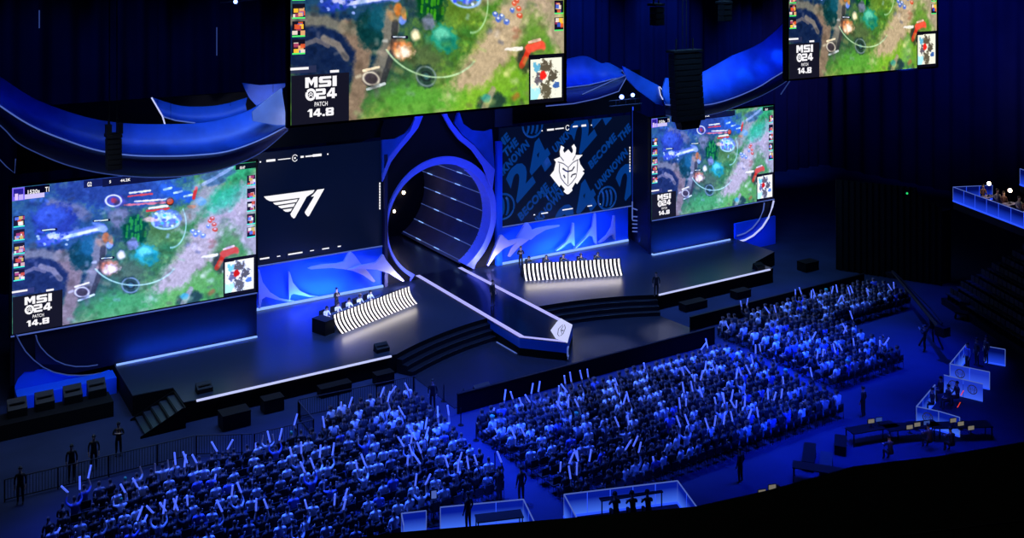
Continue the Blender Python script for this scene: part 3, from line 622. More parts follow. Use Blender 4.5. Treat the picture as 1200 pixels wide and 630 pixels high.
p, q = ony(340.6, 147, YH), ony(660.8, 117.4, YH); game_screen('large hanging game screen over the audience, nearest and largest in the picture', p, HANG, (q.x-p.x)/SW)
p, q = ony(924.3, 93, YH), ony(1097.6, 78.3, YH); game_screen('hanging game screen at the upper right, cut off by the picture top', p, HANG, (q.x-p.x)/SW)
# ---- low walls and side panels under the stage screens
def low_wall(label, x0, x1, y, sx):
    t = thing('screen_plinth', label, 'wall')
    MB().box(((x0+x1)/2, y+.25, 2.62), (x1-x0, .4, 2.9), 'dark_navy').obj('panel', t)
    MB().box(((x0+x1)/2, y-.05, 4.14), (x1-x0, .12, .06), 'strip_dim').obj('top_edge', t)
    return t
tl = low_wall('dark plinth wall under the left game screen with blue glow at its foot', 7.0, 22.0, YL, 0)
strip('foot_light', '', (12.95, YL-.2, ST+.04), (21.95, YL-.2, ST+.04), .12, 'strip_blue', .1, parent=tl)
tr = low_wall('dark plinth wall under the right game screen with blue glow at its foot', 56.9, 71.8, 67.5, 0)
strip('foot_light', '', (56.95, 67.3, ST+.04), (66.0, 67.3, ST+.04), .12, 'strip_blue', .1, parent=tr)
strip('foot_light', '', (56.9, 67.3, ST+.04), (57.6, 69.2, ST+.04), .12, 'strip_blue', .1, parent=tr)
area('plinth_wash', (17.6, YL-.9, ST+.3), (17.6, YL+.2, ST+.8), 8, .2, (.01, .085, 1), 330)
area('plinth_wash', (61.6, 66.6, ST+.15), (61.6, 67.6, ST+.9), 8, .2, (.01, .085, 1), 330)
# side lower panels (glowing blue skirts) beyond the stage ends, with curved trims
tag(MB().poly([ony(x/6.3, 380+v/6.3, YL-.2) for x, v in ((150, 360), (200, 335), (255, 330), (320, 332), (400, 358), (500, 377), (600, 381), (690, 374), (745, 361), (812, 338))]+[Vector((12.78, YL-.2, .02)), Vector((7.2, YL-.2, .02)), Vector((7.2, YL-.2, 1.2))], (0, .15, 0), 'wall_blue').box((9.95, YL-.9, .5), (5.5, 1.3, .98), 'wall_blue').obj('side_skirt'), 'blue-lit skirt panel below the left game screen, left of the stage', 'panel')
tag(MB().box((69.2, 67.35, 1.3), (5.2, .2, 2.6), 'wall_blue').obj('side_skirt'), 'blue-lit skirt panel below the right game screen', 'panel')
area('skirt_wash', (9.8, 64.6, 1.4), (9.8, 67.1, .8), 5.5, .6, (.01, .04, 1), 18)
area('skirt_wash', (69.3, 65.6, 1.0), (69.3, 67.4, 1.3), 4, .6, (.01, .04, 1), 18)
def trim(label, pts, orig, sc, y, r=.06, m='strip_dim', fill=None):
    P = [ony(orig[0]+x/sc, orig[1]+v/sc, y) for x, v in pts]; mb = MB().tube(P, r, m, 5); 
    if fill: mb.poly([ony(orig[0]+x/sc, orig[1]+v/sc, y+.06) for x, v in fill], (0, .1, 0), 'halo_under')
    return tag(mb.obj('curved_trim'), label, 'decoration', 'curved light trims beneath the game screens')
trim('larger curved light trim under the left game screen, outer one', [(120, 75), (150, 135), (190, 200), (250, 262), (320, 315), (400, 352), (500, 372), (600, 375), (690, 368), (745, 355)], (0, 380), 6.3, 66.8, .035, 'strip_faint', [(108, 72), (120, 75), (150, 135), (190, 200), (250, 262), (310, 310), (250, 345), (180, 350), (130, 400), (108, 460)])
trim('smaller curved light trim under the left game screen, inner one', [(265, 78), (275, 120), (300, 165), (350, 220), (410, 265), (480, 295), (560, 310), (650, 308), (722, 297)], (0, 380), 6.3, 66.8, .035, 'strip_faint', [(258, 78), (265, 78), (275, 120), (300, 165), (350, 220), (420, 270), (480, 296), (300, 292), (262, 270)])
trim('outer curved light trim under the right game screen', [(268, 85), (258, 130), (232, 200), (190, 265), (130, 320), (75, 350), (25, 362)], (860, 220), 5.73, 67.2, .085, 'strip_white')
trim('inner curved light trim under the right game screen', [(205, 100), (198, 150), (170, 215), (125, 270), (75, 305), (22, 322)], (860, 220), 5.73, 67.2, .06)
# ------------------------------------------------------------------ halo ribbons hung over the stage
def resample(P, n):
    P = [Vector(p) for p in P]; L = [0]
    for a_, b_ in zip(P[:-1], P[1:]): L.append(L[-1]+(b_-a_).length)
    r = []
    def cr(i, t):
        p0, p1, p2, p3 = P[max(0, i-1)], P[i], P[i+1], P[min(len(P)-1, i+2)]
        return .5*((2*p1)+(p2-p0)*t+(2*p0-5*p1+4*p2-p3)*t*t+(3*p1-p0-3*p2+p3)*t**3)
    for k in range(n):
        s = L[-1]*k/(n-1); i = 0
        while i < len(P)-2 and L[i+1] < s: i += 1
        r.append(cr(i, (s-L[i])/max(1e-9, L[i+1]-L[i])))
    return r
def ribbon(mb, top, bot, m, n=40, bulge=.0):
    T, B_ = resample(top, n), resample(bot, n); mid = [(a_+b_)/2+Vector((0, bulge, 0)) for a_, b_ in zip(T, B_)]
    mb.grid([T, mid, B_], m); mb.grid([[p+Vector((0, .12, 0)) for p in r] for r in (T, mid, B_)], m); mb.grid([T, [p+Vector((0, .12, 0)) for p in T]], m); mb.grid([B_, [p+Vector((0, .12, 0)) for p in B_]], m)
    return T, B_
def px(L, o, s, y): return [ony(o[0]+a_/s, o[1]+b_/s, y) for a_, b_ in L]
hl = thing('halo_ribbon', 'wide blue ribbon sagging above the left game screen', 'decoration')
TOPL = [(-320, -10), (-150, 130), (0, 235), (100, 300), (200, 340), (300, 368), (400, 380), (500, 382), (620, 378), (700, 362), (780, 332), (868, 272)]
BOTL = [(-320, 60), (-150, 212), (0, 325), (100, 388), (200, 430), (300, 462), (400, 477), (500, 480), (600, 477), (700, 465), (800, 430), (885, 386)]
DRKL = [(-320, 120), (-150, 265), (0, 385), (50, 435), (110, 468), (200, 505), (300, 530), (400, 542), (500, 545), (600, 537), (700, 515), (800, 470), (885, 400)]
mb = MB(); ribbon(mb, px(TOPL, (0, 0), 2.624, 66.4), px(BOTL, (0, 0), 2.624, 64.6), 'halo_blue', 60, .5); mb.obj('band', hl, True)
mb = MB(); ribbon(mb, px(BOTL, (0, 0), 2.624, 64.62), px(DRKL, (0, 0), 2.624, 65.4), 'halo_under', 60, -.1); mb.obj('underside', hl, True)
MB().tube(resample(px(BOTL, (0, 0), 2.624, 64.52), 80), .045, 'strip_dim', 5).obj('edge_light', hl)
MB().tube(resample(px(DRKL, (0, 0), 2.624, 65.3), 80), .035, 'strip_faint', 5).obj('edge_light', hl)
MB().poly(px([(775, 345), (800, 322), (866, 270), (883, 384), (850, 384), (778, 372)], (0, 0), 2.624, 64.3), (0, .1, 0), 'halo_grey').obj('end_panel', hl)
MB().tube(px([(-20, 470), (20, 512), (45, 532), (48, 488)], (0, 0), 2.624, 66), .03, 'strip_faint', 5).obj('edge_light', hl)
hw = thing('halo_fin', 'blue pointed fin standing behind the left ribbon', 'decoration')
mb = MB(); ribbon(mb, px([(465, 298), (540, 322), (600, 328), (680, 322), (760, 300)], (0, 0), 2.624, 68.5), px([(505, 362), (560, 374), (620, 380), (690, 372), (760, 345)], (0, 0), 2.624, 67.5), 'halo_blue', 20, .3); mb.obj('band', hw, True)
MB().tube(px([(466, 300), (500, 358), (508, 386)], (0, 0), 2.624, 67.4), .05, 'strip_white', 5).tube(px([(500, 358), (540, 370), (600, 378)], (0, 0), 2.624, 67.4), .04, 'strip_dim', 5).obj('edge_light', hw)
tag(MB().poly(px([(745, 255), (800, 262), (890, 255), (872, 270), (790, 326), (765, 300)], (0, 0), 2.624, 69), (0, .15, 0), 'halo_blue').obj('halo_fin'), 'small blue fin behind the grey end of the left ribbon', 'decoration')
E4 = (640, 40)
pt = thing('halo_petal', 'dark blue petal-shaped ribbon above the masked screen', 'decoration')
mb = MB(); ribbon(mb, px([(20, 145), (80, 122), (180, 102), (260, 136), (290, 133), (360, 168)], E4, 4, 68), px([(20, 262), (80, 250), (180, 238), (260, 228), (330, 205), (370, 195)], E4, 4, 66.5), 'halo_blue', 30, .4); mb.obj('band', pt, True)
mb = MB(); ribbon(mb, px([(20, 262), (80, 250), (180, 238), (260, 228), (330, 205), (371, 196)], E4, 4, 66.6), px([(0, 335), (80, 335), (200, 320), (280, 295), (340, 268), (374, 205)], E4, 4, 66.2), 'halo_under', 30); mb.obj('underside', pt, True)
MB().tube(px([(375, 205), (340, 268), (240, 302), (130, 325), (0, 337)], E4, 4, 66), .04, 'strip_dim', 5).tube(px([(355, 168), (371, 194), (300, 222), (170, 282)], E4, 4, 66.1), .035, 'strip_dim', 5).tube(px([(80, 252), (200, 238), (330, 206)], E4, 4, 66.2), .03, 'strip_dim', 5).obj('edge_light', pt)
rb2 = thing('halo_fin', 'slanting blue fin right of the petal ribbon', 'decoration')
MB().poly(px([(360, 150), (450, 200), (530, 242), (548, 335), (520, 328), (430, 262), (374, 205)], E4, 4, 67), (0, .15, 0), 'halo_blue').obj('band', rb2)
MB().tube(px([(528, 246), (536, 285), (547, 306)], E4, 4, 66.9), .05, 'strip_white', 5).tube(px([(533, 246), (548, 268)], E4, 4, 66.9), .04, 'strip_white', 5).obj('edge_light', rb2)
hr = thing('halo_ribbon', 'wide bright blue ribbon rising above the right game screen', 'decoration')
TOPR = [(560, 205), (640, 205), (730, 180), (800, 142), (880, 98), (930, 78), (1000, 45), (1060, 0), (1120, -60), (1180, -140)]
BOTR = [(560, 330), (640, 338), (730, 333), (800, 322), (900, 290), (1000, 245), (1060, 207), (1120, 170), (1180, 120), (1240, 60)]
DRKR = [(560, 380), (640, 390), (730, 384), (800, 370), (850, 355), (950, 315), (1030, 278), (1120, 225), (1180, 170), (1240, 110)]
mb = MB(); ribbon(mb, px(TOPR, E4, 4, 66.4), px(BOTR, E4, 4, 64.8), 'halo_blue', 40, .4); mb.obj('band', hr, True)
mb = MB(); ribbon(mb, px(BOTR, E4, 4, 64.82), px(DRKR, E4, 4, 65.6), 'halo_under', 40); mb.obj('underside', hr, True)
MB().tube(resample(px(BOTR, E4, 4, 64.7), 60), .05, 'strip_dim', 5).tube(resample(px(DRKR, E4, 4, 65.5), 60), .03, 'strip_faint', 5).tube(px([(1145, 215), (1100, 282)], E4, 4, 64.6), .05, 'strip_faint', 5).obj('edge_light', hr)
def cables(t, P):
    for p in P:
        p = Vector(p); MB().tube([p, (p.x, p.y, 38)], .012, 'matte_black', 4).obj('cable', t)
cables(hl, [ony(60, 130, 66.4), ony(200, 146, 66.4), ony(320, 108, 66.4)]); cables(hw, [ony(185, 122, 68.4), ony(270, 124, 68.4)])
cables(pt, [ony(665, 72, 68), ony(705, 74, 68)]); cables(rb2, [ony(735, 81, 67.05), ony(765, 97, 67.05)]); cables(hr, [ony(800, 92, 66.4), ony(860, 61, 66.4), ony(905, 40, 66.4)])
sf = [o for o in COL.objects if o.name.startswith('halo_fin') and o.type == 'MESH'][0]; cables(sf, [ony(300, 99, 69.05), ony(330, 98, 69.05)])
# lights on the ribbons (rigged overhead)
for x, z, pw in ((8, 21, 240), (14, 20, 260), (20, 19.5, 260), (26, 19, 160)):
    area('ribbon_wash', (x, 60.5, z), (x, 66, 15), 3.5, 1, (.02, .07, 1), pw*.17, 110)
for x, tx, tz, pw, an, c in ((60.5, 61, 14.6, 900, 40, (.01, .08, 1)), (64, 63.6, 15.0, 1300, 22, (.01, .1, 1)), (66.6, 66.2, 15.6, 2600, 13, (.02, .42, 1)), (68.6, 68.3, 16.4, 1900, 14, (.01, .16, 1)), (70.5, 70.6, 17.2, 2800, 15, (.015, .22, 1)), (73, 73.5, 18.6, 2400, 22, (.01, .12, 1))):
    spot('ribbon_spot', (x, 60.5, 23.5), (tx, 66, tz), c, pw, an, .9, .15)
area('ribbon_wash', (66, 60, 21), (67, 66, 16), 12, 1, (.01, .07, 1), 420, 110)
area('petal_wash', (49, 61, 19), (49, 67, 15), 7, 1, DEEP, 260, 100)
area('grey_end_wash', (26.5, 61, 16.5), (24.6, 64.6, 15.6), .8, .8, (.8, .8, 1), 60, 60)
# ------------------------------------------------------------------ speaker hangs, lamps overhead
def line_array(label, x, y, ztop, zbot, wd, nbox, curve=.0):
    t = thing('line_array', label, 'speaker', (x, y, 0)); h = (ztop-zbot)/nbox
    for k in range(nbox):
        z = ztop-h*(k+.5); c_ = -curve*(k/nbox)**2
        MB().box((0, c_, z), (wd, .7, h*.94), 'black_gear').box((0, c_-.36, z), (wd*.9, .02, h*.7), 'matte_black').obj('cabinet', t)
    MB().box((0, .1, ztop+.15), (wd*1.05, 1.0, .18), 'black_gear').tube([(-wd*.3, .1, ztop+.2), (-wd*.3, .1, ztop+1.1)], .06).tube([(wd*.3, .1, ztop+.2), (wd*.3, .1, ztop+1.1)], .06).obj('rigging_frame', t)
    MB().tube([(-.2, .1, ztop+.4), (-.2, .1, 38)], .03).tube([(.2, .1, ztop+.4), (.2, .1, 38)], .03).obj('chain', t)
    return t
a_, b_ = ony(785, 62, 60), ony(821, 62, 60); zt = ony(803, 62, 60).z; zb = ony(803, 141, 60).z
la = line_array('tall black speaker hang in front of the right game screen', (a_.x+b_.x)/2, 60, zt, zb, b_.x-a_.x-.3, 12, .4)
zc = ony(803, 141, 60).z; zd = ony(803, 150, 60).z
MB().box((0, -.3, (zc+zd)/2), ((b_.x-a_.x)*.55, .6, zc-zd), 'black_gear', 0, 1.2).obj('lower_cabinet', la)
a_, b_ = ony(123, 162, 60), ony(143, 162, 60); zt = ony(133, 162, 60).z; zb = ony(133, 198, 60).z
lb = line_array('short black speaker hang in front of the left ribbon', (a_.x+b_.x)/2, 60, zt, zb, b_.x-a_.x-.15, 6, .1)
for u, zof in ((127, 146), (140, 144)):
    p = ony(u, zof, 60); q = ony(u, zof+12, 60); MB().box((p.x-(a_.x+b_.x)/2, 0, (p.z+q.z)/2), (.28, .5, p.z-q.z), 'black_gear').obj('moving_light', lb)
for u0, u1, v0, v1, lab in ((765, 775, 8, 30, 'small black speaker hang at the upper centre'), (845, 854, 5, 25, 'small black speaker hang above the right ribbon')):
    a_, b_ = ony(u0, v0, 58), ony(u1, v0, 58); line_array(lab, (a_.x+b_.x)/2, 58, a_.z, ony(u0, v1, 58).z, b_.x-a_.x, 3)
def hang_bar(label, u0, v, u1, y):
    p, q = ony(u0, v, y), ony(u1, v-(u1-u0)*.09, y); t = thing('lighting_bar', label, 'light')
    MB().tube([p, q], .05, 'rail_grey').tube([p+Vector((0, 0, .45)), q+Vector((0, 0, .45))], .05, 'rail_grey').obj('truss', t)
    for k in (.2, .5, .8): MB().tube([p.lerp(q, k), p.lerp(q, k)+Vector((0, 0, .45))], .03, 'rail_grey').obj('truss_brace', t)
    return t, p, q
t, p, q = hang_bar('lighting bar with two bright lamps below the petal ribbon', 714, 124.5, 752, 67.5)
for u, v, r in ((728.5, 113.5, .2), (741.5, 111.3, .17)):
    c = ony(u, v, 67.3); MB().ball(c, r, 'lamp_blue', 10).tube([c+Vector((0, .1, 0)), c+Vector((0, .5, 0))], r*.9, 'black_gear', 8).tube([c+Vector((0, .3, 0)), c+Vector((0, .3, -.5))], .04, 'rail_grey').obj('lamp', t)
t, p, q = hang_bar('lighting bar with one blue lamp at the top left', 258, 3, 312, 66)
c = ony(276, 2, 65.7); MB().ball(c, .14, 'lamp_blue', 10).tube([c+Vector((0, .1, 0)), c+Vector((0, .5, 0))], .13, 'black_gear', 8).obj('lamp', t)
for u, v0, v1, lab in ((46, 12, 33, 'thin faint upright light tube, far upper left'), (254, 32, 65, 'thin faint upright light tube between ribbon and big screen')):
    lt = tag(MB().tube([ony(u, v0, 80), ony(u, v1, 80)], .045, 'strip_faint', 5).obj('light_tube'), lab, 'light'); cables(lt, [ony(u, v0, 80)])
for c_, tgt, pw in (((6, 80, 34), (14, 90, 10), 3000), ((16, 80, 34), (20, 90, 12), 2600), ((26, 80, 34), (27, 90, 12), 2600), ((36, 80, 34), (36, 90, 14), 2600), ((52, 80, 34), (56, 90, 16), 3800), ((62, 80, 34), (66, 90, 16), 7000), ((74, 80, 34), (78, 90, 15), 7000), ((86, 78, 30), (92, 90, 10), 5200)):
    spot('curtain_haze_spot', c_, tgt, (.03, .17, 1), pw*(1.9 if c_[0] < 40 else 4.2), 46, 1., .5)  # spots added so that the lit curtain suggests haze
spot('curtain_haze_spot', (96, 70, 26), (100, 90, 14), (.35, .25, 1), 16000, 50, 1., .5)
spot('curtain_haze_spot', (84, 64, 30), (105, 72, 20), (.05, .1, 1), 26000, 70, 1., .5)
spot('curtain_haze_spot', (90, 50, 14), (105, 55, 13), (.42, .33, 1), 9500, 75, 1., .5)
# ------------------------------------------------------------------ people
def skin_mesh(J, E, sub=1):
    names = list(J); me = bpy.data.meshes.new('sk'); me.from_pydata([J[n][0] for n in names], [(names.index(a_), names.index(b_)) for a_, b_ in E], [])
    o = link('sk', me); md = o.modifiers.new('s', 'SKIN'); md.use_smooth_shade = True; md.use_x_symmetry = False
    for i, n in enumerate(names):
        r = J[n][1]; me.skin_vertices[0].data[i].radius = r if isinstance(r, tuple) else (r, r)
    me.skin_vertices[0].data[0].use_root = True
    if sub: ms = o.modifiers.new('u', 'SUBSURF'); ms.levels = sub; ms.render_levels = sub
    bpy.context.view_layer.update()
    out = bpy.data.meshes.new_from_object(o.evaluated_get(bpy.context.evaluated_depsgraph_get())); bpy.data.objects.remove(o); bpy.data.meshes.remove(me); return out
def joints(pose):
    J = {}; E = []
    st = pose.startswith('stand'); dz = .42 if st else 0.
    lean = .10 if pose == 'play' else 0.
    J['pelvis'] = ((0, 0, .52+dz), (.15, .115)); J['waist'] = ((0, .01+lean*.3, .72+dz), (.135, .10)); J['chest'] = ((0, .02+lean*.8, .95+dz), (.17, .115))
    J['neck'] = ((0, .02+lean, 1.13+dz), .058); J['head'] = ((0, .05+lean*1.3, 1.24+dz), (.075, .088)); J['crown'] = ((0, .04+lean*1.4, 1.36+dz), (.078, .092))
    E += [('pelvis', 'waist'), ('waist', 'chest'), ('chest', 'neck'), ('neck', 'head'), ('head', 'crown')]
    for s, t in ((-1, 'l'), (1, 'r')):
        if st: K = ((s*.11, .03, .50), .07), ((s*.12, 0, .10), .045), ((s*.14, .15, .045), .042)
        else: K = ((s*.13, .44, .52), .072), ((s*.13, .40, .10), .046), ((s*.14, .55, .05), .042)
        J['hip'+t] = ((s*.10, .03, .50+dz), .088)
        for n, k in zip(('knee', 'ank', 'toe'), K): J[n+t] = k
        J['sh'+t] = ((s*.19, .01+lean*.8, 1.04+dz), .06)
        up = pose == 'up' or (pose == 'one' and s > 0)
        if up: A_ = ((s*.30, .12, 1.16), .045), ((s*.24, .2, 1.42), .036), ((s*.23, .22, 1.52), .034)
        elif pose == 'wide': A_ = ((s*.28, .16, 1.0), .045), ((s*.27, .24, 1.27), .036), ((s*.27, .26, 1.37), .034)
        elif pose == 'play': A_ = ((s*.27, .20, .84), .046), ((s*.14, .44, .82), .036), ((s*.11, .52, .815), .034)
        elif pose == 'standcross': A_ = ((s*.28, .06, .78+dz), .048), ((s*.05, .22, .86+dz), .038), ((-s*.08, .2, .88+dz), .034)
        elif pose == 'standcam': A_ = ((s*.28, .14, .86+dz), .048), ((s*.12, .32, 1.08+dz), .038), ((s*.08, .36, 1.16+dz), .034)
        elif st: A_ = ((s*.26, -.02, .76+dz), .046), ((s*.25, .07, .52+dz), .036), ((s*.24, .1, .44+dz), .034)
        else: A_ = ((s*.225, .06, .78), .046), ((s*.15, .27, .66), .036), ((s*.10, .34, .65), .034)
        for n, k in zip(('elb', 'wri', 'han'), A_): J[n+t] = k
        E += [('pelvis', 'hip'+t), ('hip'+t, 'knee'+t), ('knee'+t, 'ank'+t), ('ank'+t, 'toe'+t), ('chest', 'sh'+t), ('sh'+t, 'elb'+t), ('elb'+t, 'wri'+t), ('wri'+t, 'han'+t)]
    return J, E
SKIN = (.55, .36, .27); 
def colour(me, J, E, shirt, pants, hair, sleeve=.6, cap=None):
    n = len(me.vertices); co = np.zeros(n*3); me.vertices.foreach_get('co', co); co = co.reshape(-1, 3)
    best = np.full(n, 1e9); col = np.zeros((n, 4), np.float32); col[:, 3] = 1
    for a_, b_ in E:
        p, q = np.array(J[a_][0]), np.array(J[b_][0]); d = q-p; t = np.clip(((co-p)@d)/(d@d), 0, 1)
        D = np.linalg.norm(co-p-t[:, None]*d, axis=1); D = D-.5*(.1 if a_ in ('waist', 'chest', 'pelvis') else .04)
        k = D < best; best[k] = D[k]; c = np.tile(np.array(shirt), (n, 1))
        if b_ in ('head', 'crown') : c[:] = SKIN
        if b_ == 'neck': c[t > .8] = SKIN
        if b_[:3] in ('kne', 'ank', 'hip'): c[:] = pants
        if b_.startswith('toe'): c[:] = (.03, .03, .035)
        if b_.startswith('han') or b_.startswith('wri'): c[t > (0 if b_.startswith('han') else sleeve)] = SKIN
        if b_.startswith('wri') and sleeve < .3: c[:] = SKIN
        col[k, :3] = c[k]
    hd = np.array(J['head'][0]); cr = np.array(J['crown'][0]); h = np.linalg.norm(co-(hd+cr)/2, axis=1) < .21
    hz = (co[:, 2]-hd[2]); hair_m = h & (((co[:, 1]-hd[1]) < .02) & (hz > -.05) | (hz > .12)); col[hair_m, :3] = cap or hair
    at = me.color_attributes.new('Col', 'FLOAT_COLOR', 'POINT'); at.data.foreach_set('color', col.ravel())
    me.materials.clear(); me.materials.append(MATS['person']); return me
POSES = {p_: joints(p_) for p_ in ('lap', 'up', 'one', 'wide', 'play', 'stand', 'standcross', 'standcam')}
BASE = {p_: skin_mesh(*POSES[p_], sub=1) for p_ in POSES}
LOW = {p_: skin_mesh(*POSES[p_], sub=0) for p_ in ('lap', 'up', 'one', 'wide')}
SHIRTS = [('pale', (.66, .68, .75)), ('white', (.92, .92, .94)), ('black', (.012, .012, .016)), ('dark', (.03, .033, .05)), ('grey', (.25, .26, .3)), ('blue', (.1, .16, .6)), ('black', (.01, .01, .014)), ('charcoal', (.02, .02, .026))]
HAIRS = [(.012, .01, .01), (.03, .018, .012), (.015, .012, .014), (.07, .045, .03)]
CAPS = {'green-capped': (.05, .55, .22)}
def person_variant(pose, si, hi, cap=None, low=False):
    me = (LOW if low else BASE)[pose].copy(); J, E = POSES[pose]
    return colour(me, J, E, SHIRTS[si][1], (.03, .035, .06), HAIRS[hi], .15 if (si+hi) % 2 else .75, cap)
# detailed standing or playing figure: body one mesh with fingers, nose and ears; hair and headset are children
def figure(label, pose, loc, rz, shirt, pants=(.02, .02, .025), hair=(.012, .01, .01), headset=False, group=None, scale=1., dim=False):
    J, E = POSES[pose]; me = colour(BASE[pose].copy(), J, E, shirt, pants, (.35, .24, .18) if False else SKIN, .8)
    bm = bmesh.new(); bm.from_mesh(me); lay = bm.verts.layers.float_color.get('Col')
    def tubev(p, q, r0, r1, c=SKIN, n=5):
        p, q = Vector(p), Vector(q); t = (q-p).normalized(); x = t.orthogonal().normalized(); y = t.cross(x); R1 = []; R2 = []
        for k in range(n):
            a_ = 2*PI*k/n; o_ = x*math.cos(a_)+y*math.sin(a_); R1.append(bm.verts.new(p+o_*r0)); R2.append(bm.verts.new(q+o_*r1))
        for k in range(n): bm.faces.new((R1[k], R1[(k+1) % n], R2[(k+1) % n], R2[k]))
        bm.faces.new(R2); bm.faces.new(R1[::-1])
        for v in R1+R2: v[lay] = (*c, 1)
    for s in 'lr':
        wv, hv = Vector(J['wri'+s][0]), Vector(J['han'+s][0]); d = (hv-wv).normalized(); sd = d.cross(Vector((0, 0, 1))); sd = (sd if sd.length > .1 else Vector((1, 0, 0))).normalized()
        for k in range(4):
            b0 = hv+sd*(k-1.5)*.018; m_ = b0+d*(.055+.01*(k in (1, 2))); tubev(b0, m_, .0095, .009); tubev(m_, m_+d*.03+Vector((0, 0, -.022)), .009, .007)
        tubev(hv-sd*.03-d*.02, hv-sd*.055+d*.035, .011, .009)
    hd = Vector(J['head'][0]); tubev(hd+Vector((0, .075, .045)), hd+Vector((0, .108, .02)), .008, .016)
    for s in (-1, 1): tubev(hd+Vector((s*.078, -.01, .01)), hd+Vector((s*.086, -.015, .065)), .014, .018); tubev(hd+Vector((s*.032, .082, .055)), hd+Vector((s*.032, .09, .055)), .01, .007, (.02, .015, .015))
    tubev(hd+Vector((-.025, .084, -.012)), hd+Vector((.025, .084, -.012)), .007, .007, (.3, .12, .1))
    bm.to_mesh(me); bm.free()
    o = link('person', me); o.location = loc; o.rotation_euler = (0, 0, rz); o.scale = (scale,)*3; tag(o, label, 'person', group)
    c = Vector(J['crown'][0]); rows = []; m = 'hair%d' % (hair[0]*1000)
    if m not in MATS: mat(m, (*hair, 1), .6)
    for i in range(7):
        th_ = PI*.62*i/6
        rows.append([(c.x+.098*math.sin(th_)*math.cos(2*PI*k/14), c.y-.02+.112*math.sin(th_)*math.sin(2*PI*k/14), c.z-.035+.115*math.cos(th_)+(.05*max(0, math.sin(2*PI*k/14)) if i > 3 else 0)) for k in range(15)])
    MB().grid(rows, m).obj('hair', o, True)
    if headset:
        mb = MB().tube([(c.x+.115*math.cos(t), c.y-.01, c.z-.05+.135*math.sin(t)) for t in np.linspace(0, PI, 12)], .014, 'headset', 6)
        for s in (-1, 1): mb.ball((c.x+s*.112, c.y, c.z-.075), .045, 'headset', 8, (.55, 1, 1.1))
        mb.tube([(c.x-.11, c.y+.02, c.z-.1), (c.x-.06, c.y+.13, c.z-.13)], .007, 'headset', 4); mb.obj('headset', o, True)
    return o
# ------------------------------------------------------------------ team desks
def office_chair(label, loc, rz, group):
    t = thing('gaming_chair', label, 'chair', loc, rz, group)
    MB().box((0, 0, .44), (.5, .5, .1), 'chair_black').obj('seat', t); MB().box((0, -.29, .76), (.5, .1, .56), 'chair_black', 0, .85).obj('backrest', t)
    MB().tube([(0, 0, .4), (0, 0, .12)], .04, 'black_gear').obj('column', t)
    mb = MB()
    for k in range(5): mb.tube([(0, 0, .12), (.3*math.cos(k*1.257), .3*math.sin(k*1.257), .05)], .03, 'black_gear', 5, r2=.03)
    mb.obj('base', t)
    return t
def desk(label, P, Q, side, px_off, plabels, shirt, clabel, coach_at):
    # P, Q: left and right feet of the ribbed front at stage level
    P = Vector((P[0], P[1], ST)); Q = Vector((Q[0], Q[1], ST)); d = Q-P; L = d.length; rz = math.atan2(d.y, d.x)
    t = thing('team_desk', label, 'desk', P, rz, 'ribbed team desks')          # local x along the front, local -y towards the audience
    FL = .8; prof = [(FL*(1-s)**2.3, 1.12*s) for s in np.linspace(0, 1, 11)]             # (towards audience, height)
    mb = MB(); mb.grid([[(x, FL-a_+.03, z) for a_, z in prof] for x in (0, L)], 'matte_black'); mb.obj('front_panel', t)
    n = 24
    for k in range(n):
        x = (k+.5)*L/n; w_ = L/n*.42
        rows = [[(x-w_/2, FL-a_, z), (x-w_/2, FL-a_-.04, z), (x+w_/2, FL-a_-.04, z), (x+w_/2, FL-a_, z)] for a_, z in prof]
        MB().grid(rows, 'rib_white').obj('rib', t)
    MB().box((L/2, 1.24, .78), (L, .8, .05), 'black_gear').obj('desktop', t)
    MB().box((L/2, .86, .95), (L, .05, .3), 'black_gear').obj('privacy_edge', t)
    for x in (.02, L-.02): MB().box((x, 1.24, .39), (.06, .8, .75), 'black_gear').obj('end_panel', t)
    M_ = Matrix.Translation(P) @ Matrix.Rotation(rz, 4, 'Z')
    k0, k1 = px_off; lab5 = ('first', 'second', 'third', 'fourth', 'fifth')
    for k in range(5):
        x = L*(k0+(k1-k0)*k/4); loc = M_ @ Vector((x, 1.98, 0))
        figure(plabels % lab5[k], 'play', loc, rz+PI, shirt, (.02, .02, .03), HAIRS[k % 4], True, 'players at the team desks')
        office_chair('black gaming chair of the %s player from the left at the %s desk' % (lab5[k], side), M_ @ Vector((x, 2.02, 0)), rz+PI, 'gaming chairs at the %s desk' % side)
        m_ = thing('monitor', 'black monitor before the %s player from the left at the %s desk' % (lab5[k], side), 'monitor', M_ @ Vector((x, 1.08, .806)), rz+PI, 'monitors on the %s desk' % side)
        MB().box((0, 0, .01), (.25, .18, .02), 'black_gear').tube([(0, 0, .02), (0, 0, .12)], .025, 'black_gear').obj('stand', m_)
        MB().box((0, 0, .24), (.56, .04, .3), 'black_gear').box((0, .022, .24), (.53, .004, .27), 'monitor_blue').obj('screen', m_)
    cl = M_ @ Vector((coach_at, 3.3, 0)); figure(clabel, 'standcross', cl, rz+PI, (.015, .015, .02), (.01, .01, .012), HAIRS[1], False, None)
    area('desk_glow', M_ @ Vector((L/2, -.03, .55)), M_ @ Vector((L/2, -1.0, .0)), L*.97, .4, WARM, 42, 170)
    area('player_light', M_ @ Vector((L/2, -1.5, 5.5)), M_ @ Vector((L/2, 1.9, 1)), L, .5, (.8, .84, 1), 190, 50)
    return t
desk('ribbed glowing white team desk left of the runway', (26.95, 64.42), (34.2, 67.2), 'left', (.05, .60), 'player in white jersey and headset, %s from the left at the left desk', (.75, .77, .85), 'coach in dark clothes standing with folded arms behind the left desk', 2.7)
